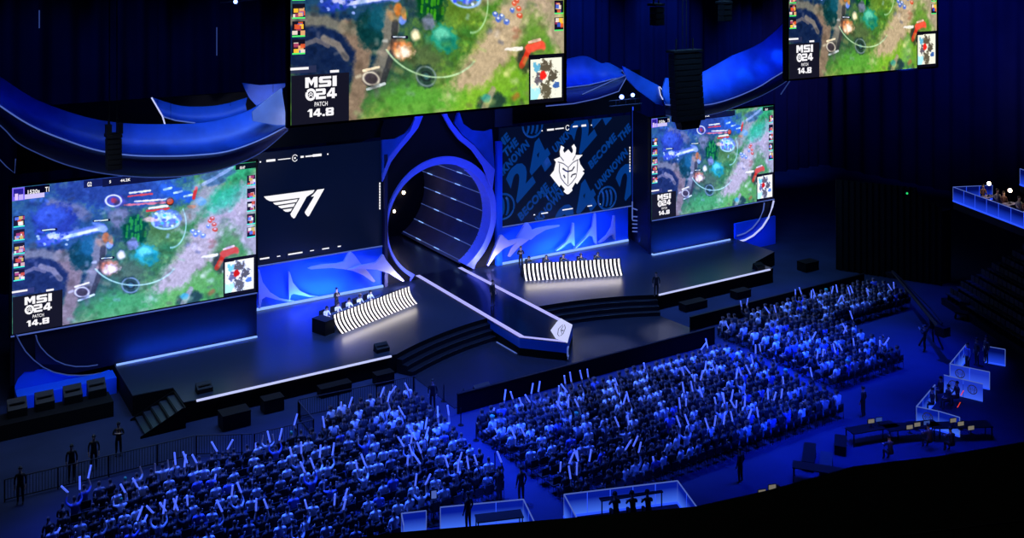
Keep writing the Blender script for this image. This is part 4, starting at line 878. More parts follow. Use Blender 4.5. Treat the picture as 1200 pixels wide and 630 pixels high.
desk('ribbed glowing white team desk right of the runway', (43.72, 67.35), (51.3, 64.35), 'right', (.09, .80), 'player in black jersey and headset, %s from the left at the right desk', (.03, .03, .035), 'coach in dark clothes standing behind the right desk', .35)
sb = thing('road_case', 'black case standing at the left end of the left team desk', 'case', (26.95-.5*.932-1.2*.361, 64.42-.5*.361+1.2*.932, ST), .368)
MB().box((0, 0, .45), (.85, 1.3, .9), 'black_gear').obj('body', sb); MB().box((0, 0, .93), (.87, 1.33, .06), 'matte_black').obj('lid', sb)
# host standing on the runway
figure('host in dark suit standing on the runway', 'stand', onz(577, 357, zr), PI+.3, (.012, .014, .025), (.01, .012, .02), HAIRS[0])
# ------------------------------------------------------------------ seating and crowd
ORD = lambda n: {1: 'first', 2: 'second', 3: 'third', 4: 'fourth', 5: 'fifth', 6: 'sixth', 7: 'seventh', 8: 'eighth', 9: 'ninth', 10: 'tenth', 11: 'eleventh', 12: 'twelfth', 13: 'thirteenth', 14: 'fourteenth', 15: 'fifteenth', 16: 'sixteenth', 17: 'seventeenth', 18: 'eighteenth', 19: 'nineteenth', 20: 'twentieth'}.get(n, '%d%s' % (n, 'th' if n % 10 > 3 or n % 10 == 0 or 10 < n < 20 else ('st', 'nd', 'rd')[n % 10-1]))
def fg_line(x):
    P = [(-100, 700), (380, 634), (470, 622), (661, 606), (815, 592), (900, 574), (1000, 545), (1160, 522), (1300, 500)]
    for (x0, y0), (x1, y1) in zip(P[:-1], P[1:]):
        if x0 <= x <= x1: return y0+(y1-y0)*(x-x0)/(x1-x0)
    return 700
seats = []
def block(name, rows, xr):
    for r, y in enumerate(rows):
        x0, x1 = xr(y)
        if x1-x0 < 1: continue
        n = int((x1-x0)/.6)
        for k in range(n):
            x = x1-.3-k*.6
            u, v, d = proj((x, y, .9))
            if -8 < u < 1208 and v < min(640, fg_line(u)+6): seats.append(dict(b=name, r=r+1, k=k+1, x=x, y=y, d=d, u=u, v=v))
PIT = 1.0
def xl(y):
    if y > 52.6: return (21.2, 27.0)
    return (6.3+max(0, (y-50.5)*1.6), 26.9-max(0, 50-y)*.06 if y > 42.4 else 20.3)
block('left', np.arange(53.7, 35.5, -PIT), xl)
block('middle', np.arange(48.6, 39.3, -PIT), lambda y: (28.3, 47.7))
block('right', np.arange(52.4, 42.2, -PIT), lambda y: (50.2, 56.9 if y < 46.3 else (57.6 if y < 48.5 else 67.2)))
random.shuffle(seats)
for s in seats:
    s['full'] = random.random() < .94; t_ = random.random()
    s['pose'] = 'lap' if t_ < .80 else ('one' if t_ < .87 else ('up' if t_ < .955 else 'wide'))
    s['si'] = random.choices(range(8), (13, 19, 17, 13, 7, 5, 13, 12))[0]; s['hi'] = random.randrange(4)
    s['cap'] = random.random() < .018; s['jx'] = random.uniform(-.06, .06); s['rz'] = random.uniform(-.7, .7); s['sc'] = random.uniform(1.04, 1.18)
seats.sort(key=lambda s: s['d'])
cm = MB().box((0, .02, .45), (.44, .44, .05), 'chair_black').box((0, -.21, .72), (.44, .04, .36), 'chair_black')
for sx in (-1, 1): cm.tube([(sx*.21, .2, .43), (sx*.21, .22, 0)], .014, 'black_gear', 4).tube([(sx*.21, -.22, .9), (sx*.21, -.2, .44), (sx*.21, -.24, 0)], .014, 'black_gear', 4)
CHAIR = cm.mesh('folding_chair')
def arrays(me):
    n = len(me.vertices); v = np.zeros(n*3, np.float32); me.vertices.foreach_get('co', v)
    nl = len(me.loops); li = np.zeros(nl, np.int32); me.loops.foreach_get('vertex_index', li)
    ls_ = np.zeros(len(me.polygons), np.int32); me.polygons.foreach_get('loop_start', ls_)
    c = np.ones((n, 4), np.float32)*.05
    if 'Col' in me.color_attributes: tmp = np.zeros(n*4, np.float32); me.color_attributes['Col'].data.foreach_get('color', tmp); c = tmp.reshape(-1, 4)
    return v.reshape(-1, 3), li, ls_, c
def mass(name, items, m, label, cat):
    V, L, S, C_ = [], [], [], []; nv = nl = 0
    for ar, x, y, z, rz, sc in items:
        v, li, ls_, c = ar; cs, sn = math.cos(rz)*sc, math.sin(rz)*sc
        w_ = np.stack([v[:, 0]*cs-v[:, 1]*sn+x, v[:, 0]*sn+v[:, 1]*cs+y, v[:, 2]*sc+z], 1); V.append(w_); L.append(li+nv); S.append(ls_+nl); C_.append(c); nv += len(v); nl += len(li)
    V, L, S, C_ = map(np.concatenate, (V, L, S, C_)); me = bpy.data.meshes.new(name)
    me.vertices.add(len(V)); me.vertices.foreach_set('co', V.astype(np.float32).ravel()); me.loops.add(len(L)); me.loops.foreach_set('vertex_index', L.astype(np.int32)); me.polygons.add(len(S)); me.polygons.foreach_set('loop_start', S.astype(np.int32)); me.update(); me.validate()
    at = me.color_attributes.new('Col', 'FLOAT_COLOR', 'POINT'); at.data.foreach_set('color', C_.astype(np.float32).ravel()); me.materials.append(MATS[m])
    return tag(link(name, me), label, cat, None, 'stuff')
var = {}; lowv = {}
stick_me = MB().tube([(0, 0, -.05), (0, 0, 0), (0, 0, .25), (0, 0, .5), (0, 0, .53)], .045, 'stick_glow', 7).mesh('thunder_stick')
ppl_rest = []; chr_rest = []; stick_rest = []; np_ = nc_ = ns_ = 0
chair_ar = arrays(CHAIR); stick_ar = arrays(stick_me)
PW = {'lap': 'seated', 'one': 'one arm up', 'up': 'both arms up', 'wide': 'arms spread'}
for s in seats:
    where = '%s block, %s row, %s seat from right' % (s['b'], ORD(s['r']), ORD(s['k']))
    if nc_ < 300:
        o = link('folding_chair', CHAIR); o.location = (s['x'], s['y'], 0); tag(o, 'black folding chair, '+where, 'chair', 'folding chairs of the %s seating block' % s['b']); nc_ += 1
    else: chr_rest.append((chair_ar, s['x'], s['y'], 0, 0, 1))
    if not s['full']: continue
    x, y = s['x']+s['jx'], s['y']+random.uniform(-.04, .05)
    key = (s['pose'], s['si'], s['hi'], s['cap'])
    if np_ < 300:
        if key not in var: var[key] = person_variant(s['pose'], s['si'], s['hi'], (.05, .5, .25) if s['cap'] else None)  # green cap colour stands in for the glow of LED headgear
        o = link('person', var[key]); o.location = (x, y, .02); o.rotation_euler = (0, 0, s['rz']*.5); o.scale = (s['sc'],)*3; np_ += 1
        tag(o, '%sspectator in %s top, %s, %s' % ('green-capped ' if s['cap'] else '', SHIRTS[s['si']][0], PW[s['pose']], where), 'person', 'spectators of the %s seating block' % s['b'])
    else:
        if key not in lowv: lowv[key] = arrays(person_variant(s['pose'], s['si'], s['hi'], (.05, .5, .25) if s['cap'] else None, True))
        ppl_rest.append((lowv[key], x, y, .02, s['rz']*.5, s['sc']))
    if s['pose'] != 'lap' and random.random() < .8 or random.random() < .03:
        J = POSES[s['pose']][0]
        for side, nm in (('l', 'left'), ('r', 'right')):
            hnd = J['han'+side][0]
            if hnd[2] < 1.2 and s['pose'] != 'lap': continue
            if s['pose'] == 'lap' and side == 'l': continue
            rzp = s['rz']*.5; cs, sn = math.cos(rzp)*s['sc'], math.sin(rzp)*s['sc']
            hp = (x+hnd[0]*cs-hnd[1]*sn, y+hnd[0]*sn+hnd[1]*cs, hnd[2]*s['sc']+.02)
            tilt = (random.uniform(-.5, .35), random.uniform(-.6, .6), 0)
            if ns_ < 300 and np_ <= 300 and s['d'] <= seats[min(len(seats)-1, 320)]['d'] or ns_ < 300:
                o = link('thunder_stick', stick_me); o.location = hp; o.rotation_euler = tilt; ns_ += 1
                tag(o, 'glowing blue stick in %s hand, %s' % (nm, where), 'stick', 'glowing cheering sticks of the %s seating block' % s['b'])
            else:
                R = np.array(Matrix(((1, 0, 0), (0, 1, 0), (0, 0, 1)))); from_e = bpy.data.objects[0].rotation_euler.copy(); from_e[:] = tilt; R = np.array(from_e.to_matrix())
                v, li, l2, c = stick_ar; stick_rest.append((((v@R.T).astype(np.float32), li, l2, c), hp[0], hp[1], hp[2], 0, 1))
if ppl_rest: mass('crowd', ppl_rest, 'person', 'blue-lit seated crowd filling the farther rows of all three blocks', 'crowd')
if chr_rest: mass('chair_rows', chr_rest, 'chair_black', 'black folding chairs under the farther rows of the crowd', 'chairs')
if stick_rest: mass('cheering_sticks', stick_rest, 'stick_glow', 'glowing blue cheering sticks raised in the farther rows', 'sticks')
print('SEATS', len(seats), 'sticks', ns_, len(stick_rest))
# crowd light: rigged blue wash lights over the blocks
for x, y, pw in ((11, 47, 2100), (16, 44, 2000), (20, 49, 2000), (24, 44, 1900), (33, 46.5, 1750), (40, 46.2, 1800), (46, 46.5, 1500), (55, 48.5, 1150), (61, 51, 1050)):
    spot('crowd_wash', (x, y+5, 25), (x, y, 1), (.028, .1, 1), pw*20, 44, 1., .4)
# ------------------------------------------------------------------ barriers and pit furniture
def barrier(label, P, Q, h=1.1, m='matte_black'):
    P = Vector((P[0], P[1], 0)); Q = Vector((Q[0], Q[1], 0)); t = thing('crowd_barrier', label, 'barrier', P, math.atan2(Q.y-P.y, Q.x-P.x), 'black crowd barriers'); L = (Q-P).length
    MB().tube([(0, 0, h), (L, 0, h)], .03, 'rail_grey', 6).obj('top_rail', t)
    MB().tube([(0, 0, .12), (L, 0, .12)], .025, m, 6).obj('bottom_rail', t)
    mb = MB()
    for k in range(int(L/.14)+1): mb.tube([(k*.14, 0, .12), (k*.14, 0, h)], .011, m, 4)
    mb.obj('bars', t)
    for k in range(int(L/2.4)+1): MB().box((min(L, k*2.4), 0, h/2), (.06, .06, h), m).obj('post', t)
    return t
def solid_barrier(label, P, Q, h=1.15):
    P = Vector((P[0], P[1], 0)); Q = Vector((Q[0], Q[1], 0)); t = thing('stage_barrier', label, 'barrier', P, math.atan2(Q.y-P.y, Q.x-P.x)); L = (Q-P).length
    MB().box((L/2, 0, h/2), (L, .08, h), 'matte_black').obj('panel', t); MB().box((L/2, 0, h+.02), (L, .16, .04), 'black_gear').obj('cap', t); return t
barrier('black barred barrier left of the stage stair, in front of the front row', (5.5, 55.3), (14.6, 55.0))
barrier('slanting black barrier below the left part of the stage', (14.7, 54.95), (17.3, 53.55))
barrier('black barrier between the front row and the camera pit', (17.4, 53.5), (20.7, 53.4))
barrier('short black barrier running towards the stage beside the camera pit', (20.75, 53.5), (20.85, 56.2))
barrier('black barrier along the camera pit before the curved steps', (20.9, 56.3), (28.2, 55.7))
solid_barrier('solid black barrier between the lower deck and the middle block', (29.0, 51.9), (49.4, 51.9))
solid_barrier('solid black barrier before the right seating block', (49.6, 54.6), (68.5, 54.6), 1.0)
def wedge(label, loc, rz, dims=(.9, .6, .5), name='stage_monitor', cat='speaker'):
    t = thing(name, label, cat, loc, rz); a_, b_, c_ = dims
    MB().poly([(-a_/2, -b_/2, 0), (-a_/2, b_/2, 0), (-a_/2, b_/2, c_*.5), (-a_/2, -b_/2+.1, c_)], (a_, 0, 0), 'black_gear').obj('cabinet', t); MB().box((0, .02, c_*.78), (a_*.8, .3, .01), 'matte_black').obj('grille', t); return t
wedge('black wedge speaker at the left stage edge, above the light strip', onz(239, 458, ST), PI)
wedge('black wedge speaker at the stage edge beside the left curved steps', onz(447, 411, ST), PI)
wedge('black speaker on the lower deck in front of the runway tip', onz(684, 438, .05), PI, (1.1, .7, .7))
wedge('black speaker at the left end of the lower deck barrier', onz(566, 466, .05), PI, (1.1, .7, .8))
wedge('black wedge speaker at the right stage edge', onz(889, 315, ST), PI)
for k, (u, v) in enumerate(((20, 482), (52, 474), (85, 466), (113, 459))):
    wedge('black floor speaker before the left blue skirt, %s from the left' % ORD(k+1), onz(u, v+4, .9), PI, (1.0, .7, .9), 'floor_speaker')
rl = thing('speaker_riser', 'long black riser under the row of floor speakers, left of the stage', 'riser'); p0, p1 = onz(-10, 494, .9), onz(130, 464, .9)
MB().box(((p0.x+p1.x)/2, (p0.y+p1.y)/2, .45), ((p1-p0).length, 1.6, .88), 'matte_black', math.atan2(p1.y-p0.y, p1.x-p0.x)).obj('body', rl)
# pit clutter between the stage and the front rows
for k, (x, y, w_, d_, h) in enumerate(((17.5, 57.4, 1.6, 1, .9), (20, 58.2, 1.2, .8, .8), (24, 58.4, 2.0, .7, .6), (27.2, 58.2, 1.2, .7, .7), (53, 58, 2.2, .8, .6), (58, 58, 1.5, .8, .6), (68, 60, 1.6, 1.0, .8))):
    t = thing('equipment_case', 'black equipment case below the stage front, %s from the left' % ORD(k+1), 'case', (x, y, 0), 0, 'equipment cases in the pit'); MB().box((0, 0, h/2), (w_, d_, h-.08), 'black_gear').obj('body', t); MB().box((0, 0, h-.03), (w_+.03, d_+.03, .06), 'matte_black').obj('lid', t)
# standing staff
for lab, pose, u, v, z, rz, sh in (('guard in black standing at the barrier left of the stage stair', 'standcross', 139, 534, 0, 2.8, (.01, .01, .012)),
        ('staff member in black by the left barrier, nearest the picture edge', 'stand', 24, 590, 0, 2.8, (.01, .01, .012)),
        ('staff member in black beside the front left corner of the left block', 'stand', 84, 562, 0, 2.9, (.01, .01, .012)),
        ('staff member in black at the barrier, second from the guard', 'stand', 110, 550, 0, 2.9, (.01, .01, .012)),
        ('usher in black standing in the aisle near the middle booth', 'stand', 611, 590, 0, 0, (.01, .01, .013)),
        ('usher with dark hair waiting behind the left booth', 'stand', 586, 590, 0, .4, (.012, .012, .016)),
        ('man in black standing inside the left booth', 'stand', 549, 622, 0, .3, (.012, .012, .016)),
        ('usher in black at the rear right corner of the middle block', 'stand', 1012, 489, 0, .2, (.01, .01, .012)),
        ('usher in black behind the middle block, left of the control desks', 'stand', 868, 566, 0, .2, (.01, .01, .012)),
        ('usher in black at the end of the aisle before the lower deck', 'stand', 507, 480, 0, 2.5, (.012, .012, .014)),
        ('guard in black by the right front edge of the stage', 'stand', 769, 347, 0.6, 2.5, (.012, .012, .014))):
    p = onz(u, v, z); 
    if z > .1: p = onz(u, v, ST)
    figure(lab, pose, p, rz, sh, (.01, .01, .012), HAIRS[0])
for k, (u, v) in enumerate(((520, 470), (540, 498), (558, 516), (580, 552), (543, 474))):
    t = thing('queue_post', 'thin dark queue post in the left aisle, %s from the stage' % ORD((1, 3, 4, 5, 2)[k]), 'post', onz(u, v, 0), 0, 'queue posts in the aisle')
    MB().tube([(0, 0, 0), (0, 0, .03)], .17, 'black_gear', 12).obj('base', t); MB().tube([(0, 0, .03), (0, 0, .98)], .03, 'black_gear', 8).obj('pole', t)
# ------------------------------------------------------------------ glass booths
def glass_run(t, pts, h, m='lit_glass', posts=True, z0=0., led=True):
    for a_, b_ in zip(pts[:-1], pts[1:]):
        a_ = Vector((a_[0], a_[1], z0)); b_ = Vector((b_[0], b_[1], z0)); d = b_-a_; L = d.length; rz = math.atan2(d.y, d.x); c = (a_+b_)/2
        n = max(1, round(L/1.15))
        for k in range(n):
            p = a_.lerp(b_, (k+.5)/n); o = MB().box((0, 0, 0), (L/n-.03, .03, h-.06), m).obj('glass_panel', t)
            o.location = (p.x, p.y, z0+h/2); o.rotation_euler = (0, 0, rz)
        if posts:
            for k in range(n+1):
                p = a_.lerp(b_, k/n); MB().box((p.x, p.y, z0+h/2), (.035, .035, h), 'strip_deep' if 0 < k < n else 'strip_dim', rz).obj('post', t)
        MB().box((c.x, c.y, z0+h), (L, .05, .035), 'strip_dim', rz).obj('top_rail', t)
        if led: MB().box((c.x, c.y, z0+.05), (L, .09, .1), 'strip_deep', rz).obj('led_base', t)
def xy(u, v, z): p = onz(u, v, z); return (p.x, p.y)
bt = thing('glass_booth', 'blue glass booth behind the left block, lower centre', 'booth', (0, 0, 0), 0, 'lit glass booths'); h = 1.1
glass_run(bt, [xy(473, 615, 1.1), xy(470.5, 601.3, h), xy(499.5, 598, h)], h); glass_run(bt, [xy(516, 594, h), xy(613.3, 584.7, h), xy(626, 611, h)], h)
area('booth_glow', (*xy(572, 596, .3), .25), (*xy(572, 585, .3), .6), 3, .2, DEEP, 14)
b2 = thing('glass_booth', 'blue glass booth behind the middle block, lower centre right', 'booth', (0, 0, 0), 0, 'lit glass booths')
glass_run(b2, [xy(680, 614, h), xy(661, 579, h), xy(794, 563, h), xy(816, 593, h)], h)
area('booth_glow', (*xy(730, 580, .3), .25), (*xy(730, 570, .3), .6), 4, .2, DEEP, 18)
def table(label, p, rz, L, d=.7, laptops=0):
    t = thing('desk_table', label, 'table', (p[0], p[1], 0), rz); MB().box((0, 0, .73), (L, d, .05), 'black_gear').obj('tabletop', t)
    for sx in (-1, 1):
        for sy in (-1, 1): MB().box((sx*(L/2-.06), sy*(d/2-.06), .35), (.05, .05, .7), 'black_gear').obj('leg', t)
    return t
table('dark table inside the middle glass booth', xy(738, 577, .75), -.3, 3.2)
for k, u in enumerate((722, 742, 760)):
    figure('operator in dark clothes seated inside the middle booth, %s from the left' % ORD(k+1), 'play', (lambda q: (q.x, q.y, 0))(onz(u, 581-1.2*k, 1.3)), -.3, (.012, .012, .018), (.01, .01, .012), HAIRS[k], True)
table('dark table inside the left glass booth', xy(585, 604, .75), -.35, 2.2)
def monitor(label, p, rz, m='monitor_glow', w_=.62, h=.36, z=0., group=None):
    t = thing('monitor', label, 'monitor', (p[0], p[1], z), rz, group); MB().box((0, 0, .01), (.24, .18, .02), 'black_gear').tube([(0, 0, .02), (0, 0, .2)], .02, 'black_gear').obj('stand', t)
    MB().box((0, .02, .2+h/2), (w_, .04, h), 'black_gear').box((0, -.003, .2+h/2), (w_-.04, .006, h-.04), m).obj('screen', t); return t
mo = thing('camera_monitor', 'bright upright monitor at the left booth', 'monitor', (*xy(508, 614, 0), 0), -.3)
MB().tube([(0, 0, 0), (0, 0, 1.1)], .04, 'black_gear').box((0, 0, .02), (.5, .5, .04), 'black_gear').obj('stand', mo); MB().box((0, .03, 1.4), (.34, .05, .44), 'black_gear').box((.02, -.005, 1.4), (.24, .01, .36), 'strip_dim').obj('screen', mo)
# right-hand guest booths with round emblems
def emblem(t, p, rz, r=.23):
    mb = MB(); cs, sn = math.cos(rz), math.sin(rz)
    P_ = lambda a_, b_: (p[0]+a_*cs, p[1]+a_*sn-.04, p[2]+b_)
    mb.tube([P_(r*math.cos(q), r*math.sin(q)) for q in np.linspace(0, 2*PI, 19)[:-1]], .03, 'logo_dark', 5, True)
    mb.tube([P_(-.6*r, .62*r), P_(-.28*r, -.2*r), P_(0, .4*r), P_(.28*r, -.2*r), P_(.6*r, .62*r)], .022, 'logo_dark', 4).tube([P_(-.7*r, .2*r), P_(-.3*r, -.75*r), P_(0, -.05*r), P_(.3*r, -.75*r), P_(.7*r, .2*r)], .022, 'logo_dark', 4); mb.obj('emblem', t)
g1 = thing('glass_booth', 'upper blue guest booth at the right with pale front panels', 'booth', (0, 0, 0), 0, 'lit guest booths')
H1 = 1.1
glass_run(g1, [xy(1134, 401, H1), xy(1113.2, 426, H1)], H1, 'lit_glass'); glass_run(g1, [xy(1113.2, 426, H1), xy(1159.7, 435.6, H1)], H1, 'lit_glass_pale'); glass_run(g1, [xy(1153.5, 405, H1), xy(1178, 409.2, H1)], H1, 'lit_glass_dark')
g2b = thing('glass_booth', 'pale blue divider panel between the two guest booths', 'booth', (0, 0, 0), 0, 'lit guest booths')
glass_run(g2b, [xy(1106, 439, H1), xy(1152, 449.7, H1)], H1, 'lit_glass_pale', False, 0, False)
g3 = thing('glass_booth', 'lower blue guest booth at the right beside the control desks', 'booth', (0, 0, 0), 0, 'lit guest booths')
glass_run(g3, [xy(1095.7, 450.5, H1), xy(1074, 476, H1)], H1, 'lit_glass'); glass_run(g3, [xy(1074, 476, H1), xy(1100, 481.5, H1), xy(1124.6, 488.7, H1)], H1, 'lit_glass')
def em_on(t, u, v, A_, B_): 
    a_, b_ = Vector(xy(*A_, H1)), Vector(xy(*B_, H1)); rz = math.atan2(b_.y-a_.y, b_.x-a_.x); k = (u-A_[0])/(B_[0]-A_[0]); p = a_.lerp(b_, k); emblem(t, (p.x, p.y, .62), rz, .26)
em_on(g1, 1124.5, 0, (1113.2, 426), (1159.7, 435.6)); em_on(g2b, 1116.5, 0, (1106, 439), (1152, 449.7)); em_on(g2b, 1139, 0, (1106, 439), (1152, 449.7)); em_on(g3, 1086.5, 0, (1074, 476), (1100, 481.5))
for k, (u, v, sh, lb) in enumerate(((1134, 434, (.25, .35, .8), 'guest in light blue top standing in the upper guest booth'), (1145, 428, (.05, .05, .05), 'guest in dark top in the upper guest booth, behind the one in blue'), (1156, 426, (.1, .09, .07), 'guest in brown top at the right of the upper guest booth'))):
    figure(lb, 'stand', onz(u, v, 0), 1.2, sh, (.02, .02, .03), HAIRS[k], False)
for k, (u, v) in enumerate(((1103, 468), (1112, 478), (1093, 482), (1122, 474))):
    figure('guest in dark clothes seated in the lower guest booth, %s' % ('at the back left', 'at the centre', 'near the front glass', 'at the right')[k], 'lap', onz(u, v, 0), 1.2, (.03, .03, .045), (.02, .02, .03), HAIRS[k])
for k, (u, v) in enumerate(((1129, 463), (1125, 477))):
    o = MB().tube([(0, 0, 0), (.45, .12, .14)], .025, 'dot_red', 6).obj('glow_stick'); o.location = onz(u-3, v, .8); tag(o, 'red glowing stick in the lower guest booth, %s one' % ('upper', 'lower')[k], 'stick')
area('guest_glow', (*xy(1125, 420, 1.8), 2.6), (*xy(1130, 440, .5), .5), 2, 1, DEEP, 16)
# ------------------------------------------------------------------ control area
CT = []
for k, (u, v, L, rz) in enumerate(((1022, 500, 3.0, -.25), (1068, 498, 3.2, -.35), (1125, 497, 3.4, -.5), (1030, 560, 3.2, -.3), (898, 583, 2.6, -.25), (960, 548, 2.6, -.9))):
    table('black control desk, %s' % ('left one under the lit monitors', 'middle one with small monitors', 'right one with three lit monitors', 'front one with mixing console', 'far left one behind the middle block', 'low one beside the long cases')[k], xy(u, v, .75), rz, L, .8)
for k, (u, v, m, lb) in enumerate(((1021, 500, 'monitor_glow', 'lit monitor on the left control desk'), (1030, 498, 'monitor_blue', 'blue lit monitor on the left control desk'), (1066, 507, 'monitor_glow', 'lit monitor on the middle control desk, left'), (1075, 504, 'monitor_glow', 'lit monitor on the middle control desk, centre'), (1086, 502, 'monitor_blue', 'dim monitor on the middle control desk, right'), (1117, 499, 'monitor_glow', 'lit monitor on the right control desk, left of three'), (1126, 503, 'monitor_glow', 'lit monitor on the right control desk, centre of three'), (1138, 508, 'monitor_glow', 'lit monitor on the right control desk, right of three'), (893, 584, 'monitor_glow', 'small lit monitor on the far left control desk, left'), (905, 578, 'monitor_glow', 'small lit monitor on the far left control desk, right'))):
    monitor(lb, xy(u, v, .76), -.3, m, .42, .25, .756, 'monitors in the control area')
for k, (u, v, lb) in enumerate(((1090, 516, 'operator bending over the middle control desk'), (1116, 520, 'operator seated at the right control desk'), (1044, 530, 'operator seated at the left control desk'), (914, 592, 'operator seated at the far left control desk'))):
    figure(lb, 'play', onz(u, v+12, 0), -.3, (.10, .06, .06) if k == 0 else (.03, .03, .05), (.01, .01, .012), HAIRS[k])
for k, (u, v, L, lb) in enumerate(((948, 541, 2.2, 'long black case lying beside the middle block'), (985, 527, 1.4, 'black case in the rear right aisle'), (968, 550, 1.8, 'black case with pale lid beside the control desks'))):
    t = thing('road_case', lb, 'case', onz(u, v, 0), -.9); MB().box((0, 0, .25), (.6, L, .46), 'black_gear').obj('body', t); MB().box((0, 0, .5), (.62, L+.02, .05), 'black_gear' if k < 2 else 'grey_post').obj('lid', t)
o = MB().box((0, 0, .06), (1.8, .9, .12), 'grey_post').obj('mixing_console'); o.location = (*xy(1030, 558, .8), .756); o.rotation_euler = (0, 0, -.3); tag(o, 'dim grey mixing console on the front control desk', 'console')
area('control_glow', (*xy(1075, 500, 3), 3.4), (*xy(1075, 510, .5), 0), 4, 2, (1, .8, .6), 6, 120)
# jib camera crane over the right block
jb = thing('camera_crane', 'long black camera crane leaning over the right seating block', 'crane', onz(1092, 405, 0), 0)
b0 = onz(1092, 405, 0); tip = ony(1046, 318, 52.5)-b0; piv = Vector((0, 0, 1.9)); tail = ony(1112, 398, b0.y-1.2)-b0
for k in range(3): MB().tube([(0, 0, 1.6), (.9*math.cos(k*2.09+.5), .9*math.sin(k*2.09+.5), .03)], .06, 'black_gear').obj('leg', jb)
MB().tube([(0, 0, 1.2), piv], .16, 'black_gear', 8).obj('column', jb)
dirv = (tip-piv).normalized(); tl_ = piv-dirv*2.6
MB().tube([tl_, piv, tip], .22, 'black_gear', 6, r2=.12).tube([tl_+Vector((0, 0, .5)), piv+Vector((0, 0, .6)), tip+Vector((0, 0, .1))], .05, 'black_gear', 5).obj('arm', jb)
MB().box(tl_, (.7, .7, .6), 'black_gear').obj('counterweight', jb); MB().box(tip+Vector((0, .1, -.3)), (.35, .7, .35), 'black_gear').tube([tip+Vector((0, .4, -.3)), tip+Vector((0, .65, -.3))], .1, 'matte_black', 8).obj('camera_head', jb)
figure('camera operator in black standing at the crane counterweight', 'standcam', onz(1084, 412, 0), .5, (.012, .012, .014), (.01, .01, .012), HAIRS[0])
cr = thing('camera_cart', 'dark camera cart on the blue floor right of the crane', 'cart', onz(1130, 372, 0), .3)
MB().box((0, 0, .5), (1.6, .9, .12), 'black_gear').obj('deck', cr)
for sx in (-1, 1):
    for sy in (-1, 1): MB().tube([(sx*.65, sy*.46, .18), (sx*.65, sy*.4, .18)], .18, 'matte_black', 10).tube([(sx*.65, sy*.38, .18), (sx*.65, sy*.38, .5)], .04, 'black_gear').obj('wheel', cr)
MB().box((.3, 0, .85), (.6, .6, .6), 'black_gear').obj('housing', cr)
# ------------------------------------------------------------------ right side of the hall: drape, tiers, balcony
def solid(name, P, z0, z1, m): return MB().poly([(x, y, z1) for x, y in P], (0, 0, z0-z1), m).obj(name)
c1, c2 = onz(975, 330, 0), onz(1110, 330, 0)
t = thing('drape_enclosure', 'tall black drape enclosure beyond the right seating block', 'drape', (0, 0, 0))
P = [xy(980, 316, 0), xy(1105, 335, 0)]; a_, b_ = Vector((*P[0], 0)), Vector((*P[1], 0)); lo = []; hi = []
for i in range(121):
    q = a_.lerp(b_, i/120); off = .18*math.sin(i*.9); lo.append((q.x, q.y+off, .02)); hi.append((q.x, q.y+off, 7.2+.6*(i/120 < .78)-.9*(max(0, i/120-.78)*4)))
MB().grid([lo, hi], 'matte_black').obj('drape', t, True)
tag(MB().box((0, 0, 3), (1.2, .8, 6), 'halo_under').box((.25, -.42, 3), (.08, .04, 5.6), 'halo_under').obj('light_column'), 'dim blue upright column right of the black drape', 'column').location = onz(1104, 330, 0)
for u, v, lb, m in ((1063, 226.5, 'tiny green-white exit lamp above the black drape', 'dot_green'), (1092, 264.5, 'tiny green lamp right of the black drape', 'dot_green')):
    o = MB().ball((0, 0, 0), .09, m, 8).box((0, .1, 0), (.2, .1, .2), 'black_gear').obj('indicator_lamp'); o.location = ony(u, v, 52); tag(o, lb, 'light')
# tier bank at the right
mb = MB(); T0 = Vector((*xy(1128, 372, 0), 0)); T1 = Vector((*xy(1235, 440, 0), 0)); dn = (T1-T0); nn = Vector((-dn.y, dn.x, 0)).normalized()
if nn.x < 0: nn = -nn
for k in range(10):
    a_, b_ = T0+nn*(k*.85)-dn.normalized()*3, T1+nn*(k*.85); z1 = .5+k*.45
    mb.poly([(a_.x, a_.y, z1), (b_.x, b_.y, z1), (b_.x+nn.x*.86, b_.y+nn.y*.86, z1), (a_.x+nn.x*.86, a_.y+nn.y*.86, z1)], (0, 0, -z1), 'step_black')
o = mb.obj('tier_bank'); struct(o)
seat_me = MB().box((0, 0, .42), (.46, .42, .08), 'grey_post').box((0, .2, .66), (.46, .06, .45), 'grey_post').box((0, 0, .2), (.06, .3, .4), 'black_gear').mesh('tier_seat')
cnt = 0; rzS = math.atan2(dn.y, dn.x)
for k in range(10):
    L = dn.length
    for j in range(int((L+2.5)/.56)):
        p = T0+nn*(k*.85+.4)+dn.normalized()*(-2.5+j*.56); u, v, d = proj((p.x, p.y, 1+k*.45))
        if u < 1206 and v < 470 and cnt < 220:
            o = link('tier_seat', seat_me); o.location = (p.x, p.y, .5+k*.45); o.rotation_euler = (0, 0, rzS+(PI if False else 0)); cnt += 1
            tag(o, 'empty grey fold-up seat in the right stand, %s row, %s from its far end' % (ORD(k+1), ORD(j+1)), 'seat', 'empty seats of the right stand')
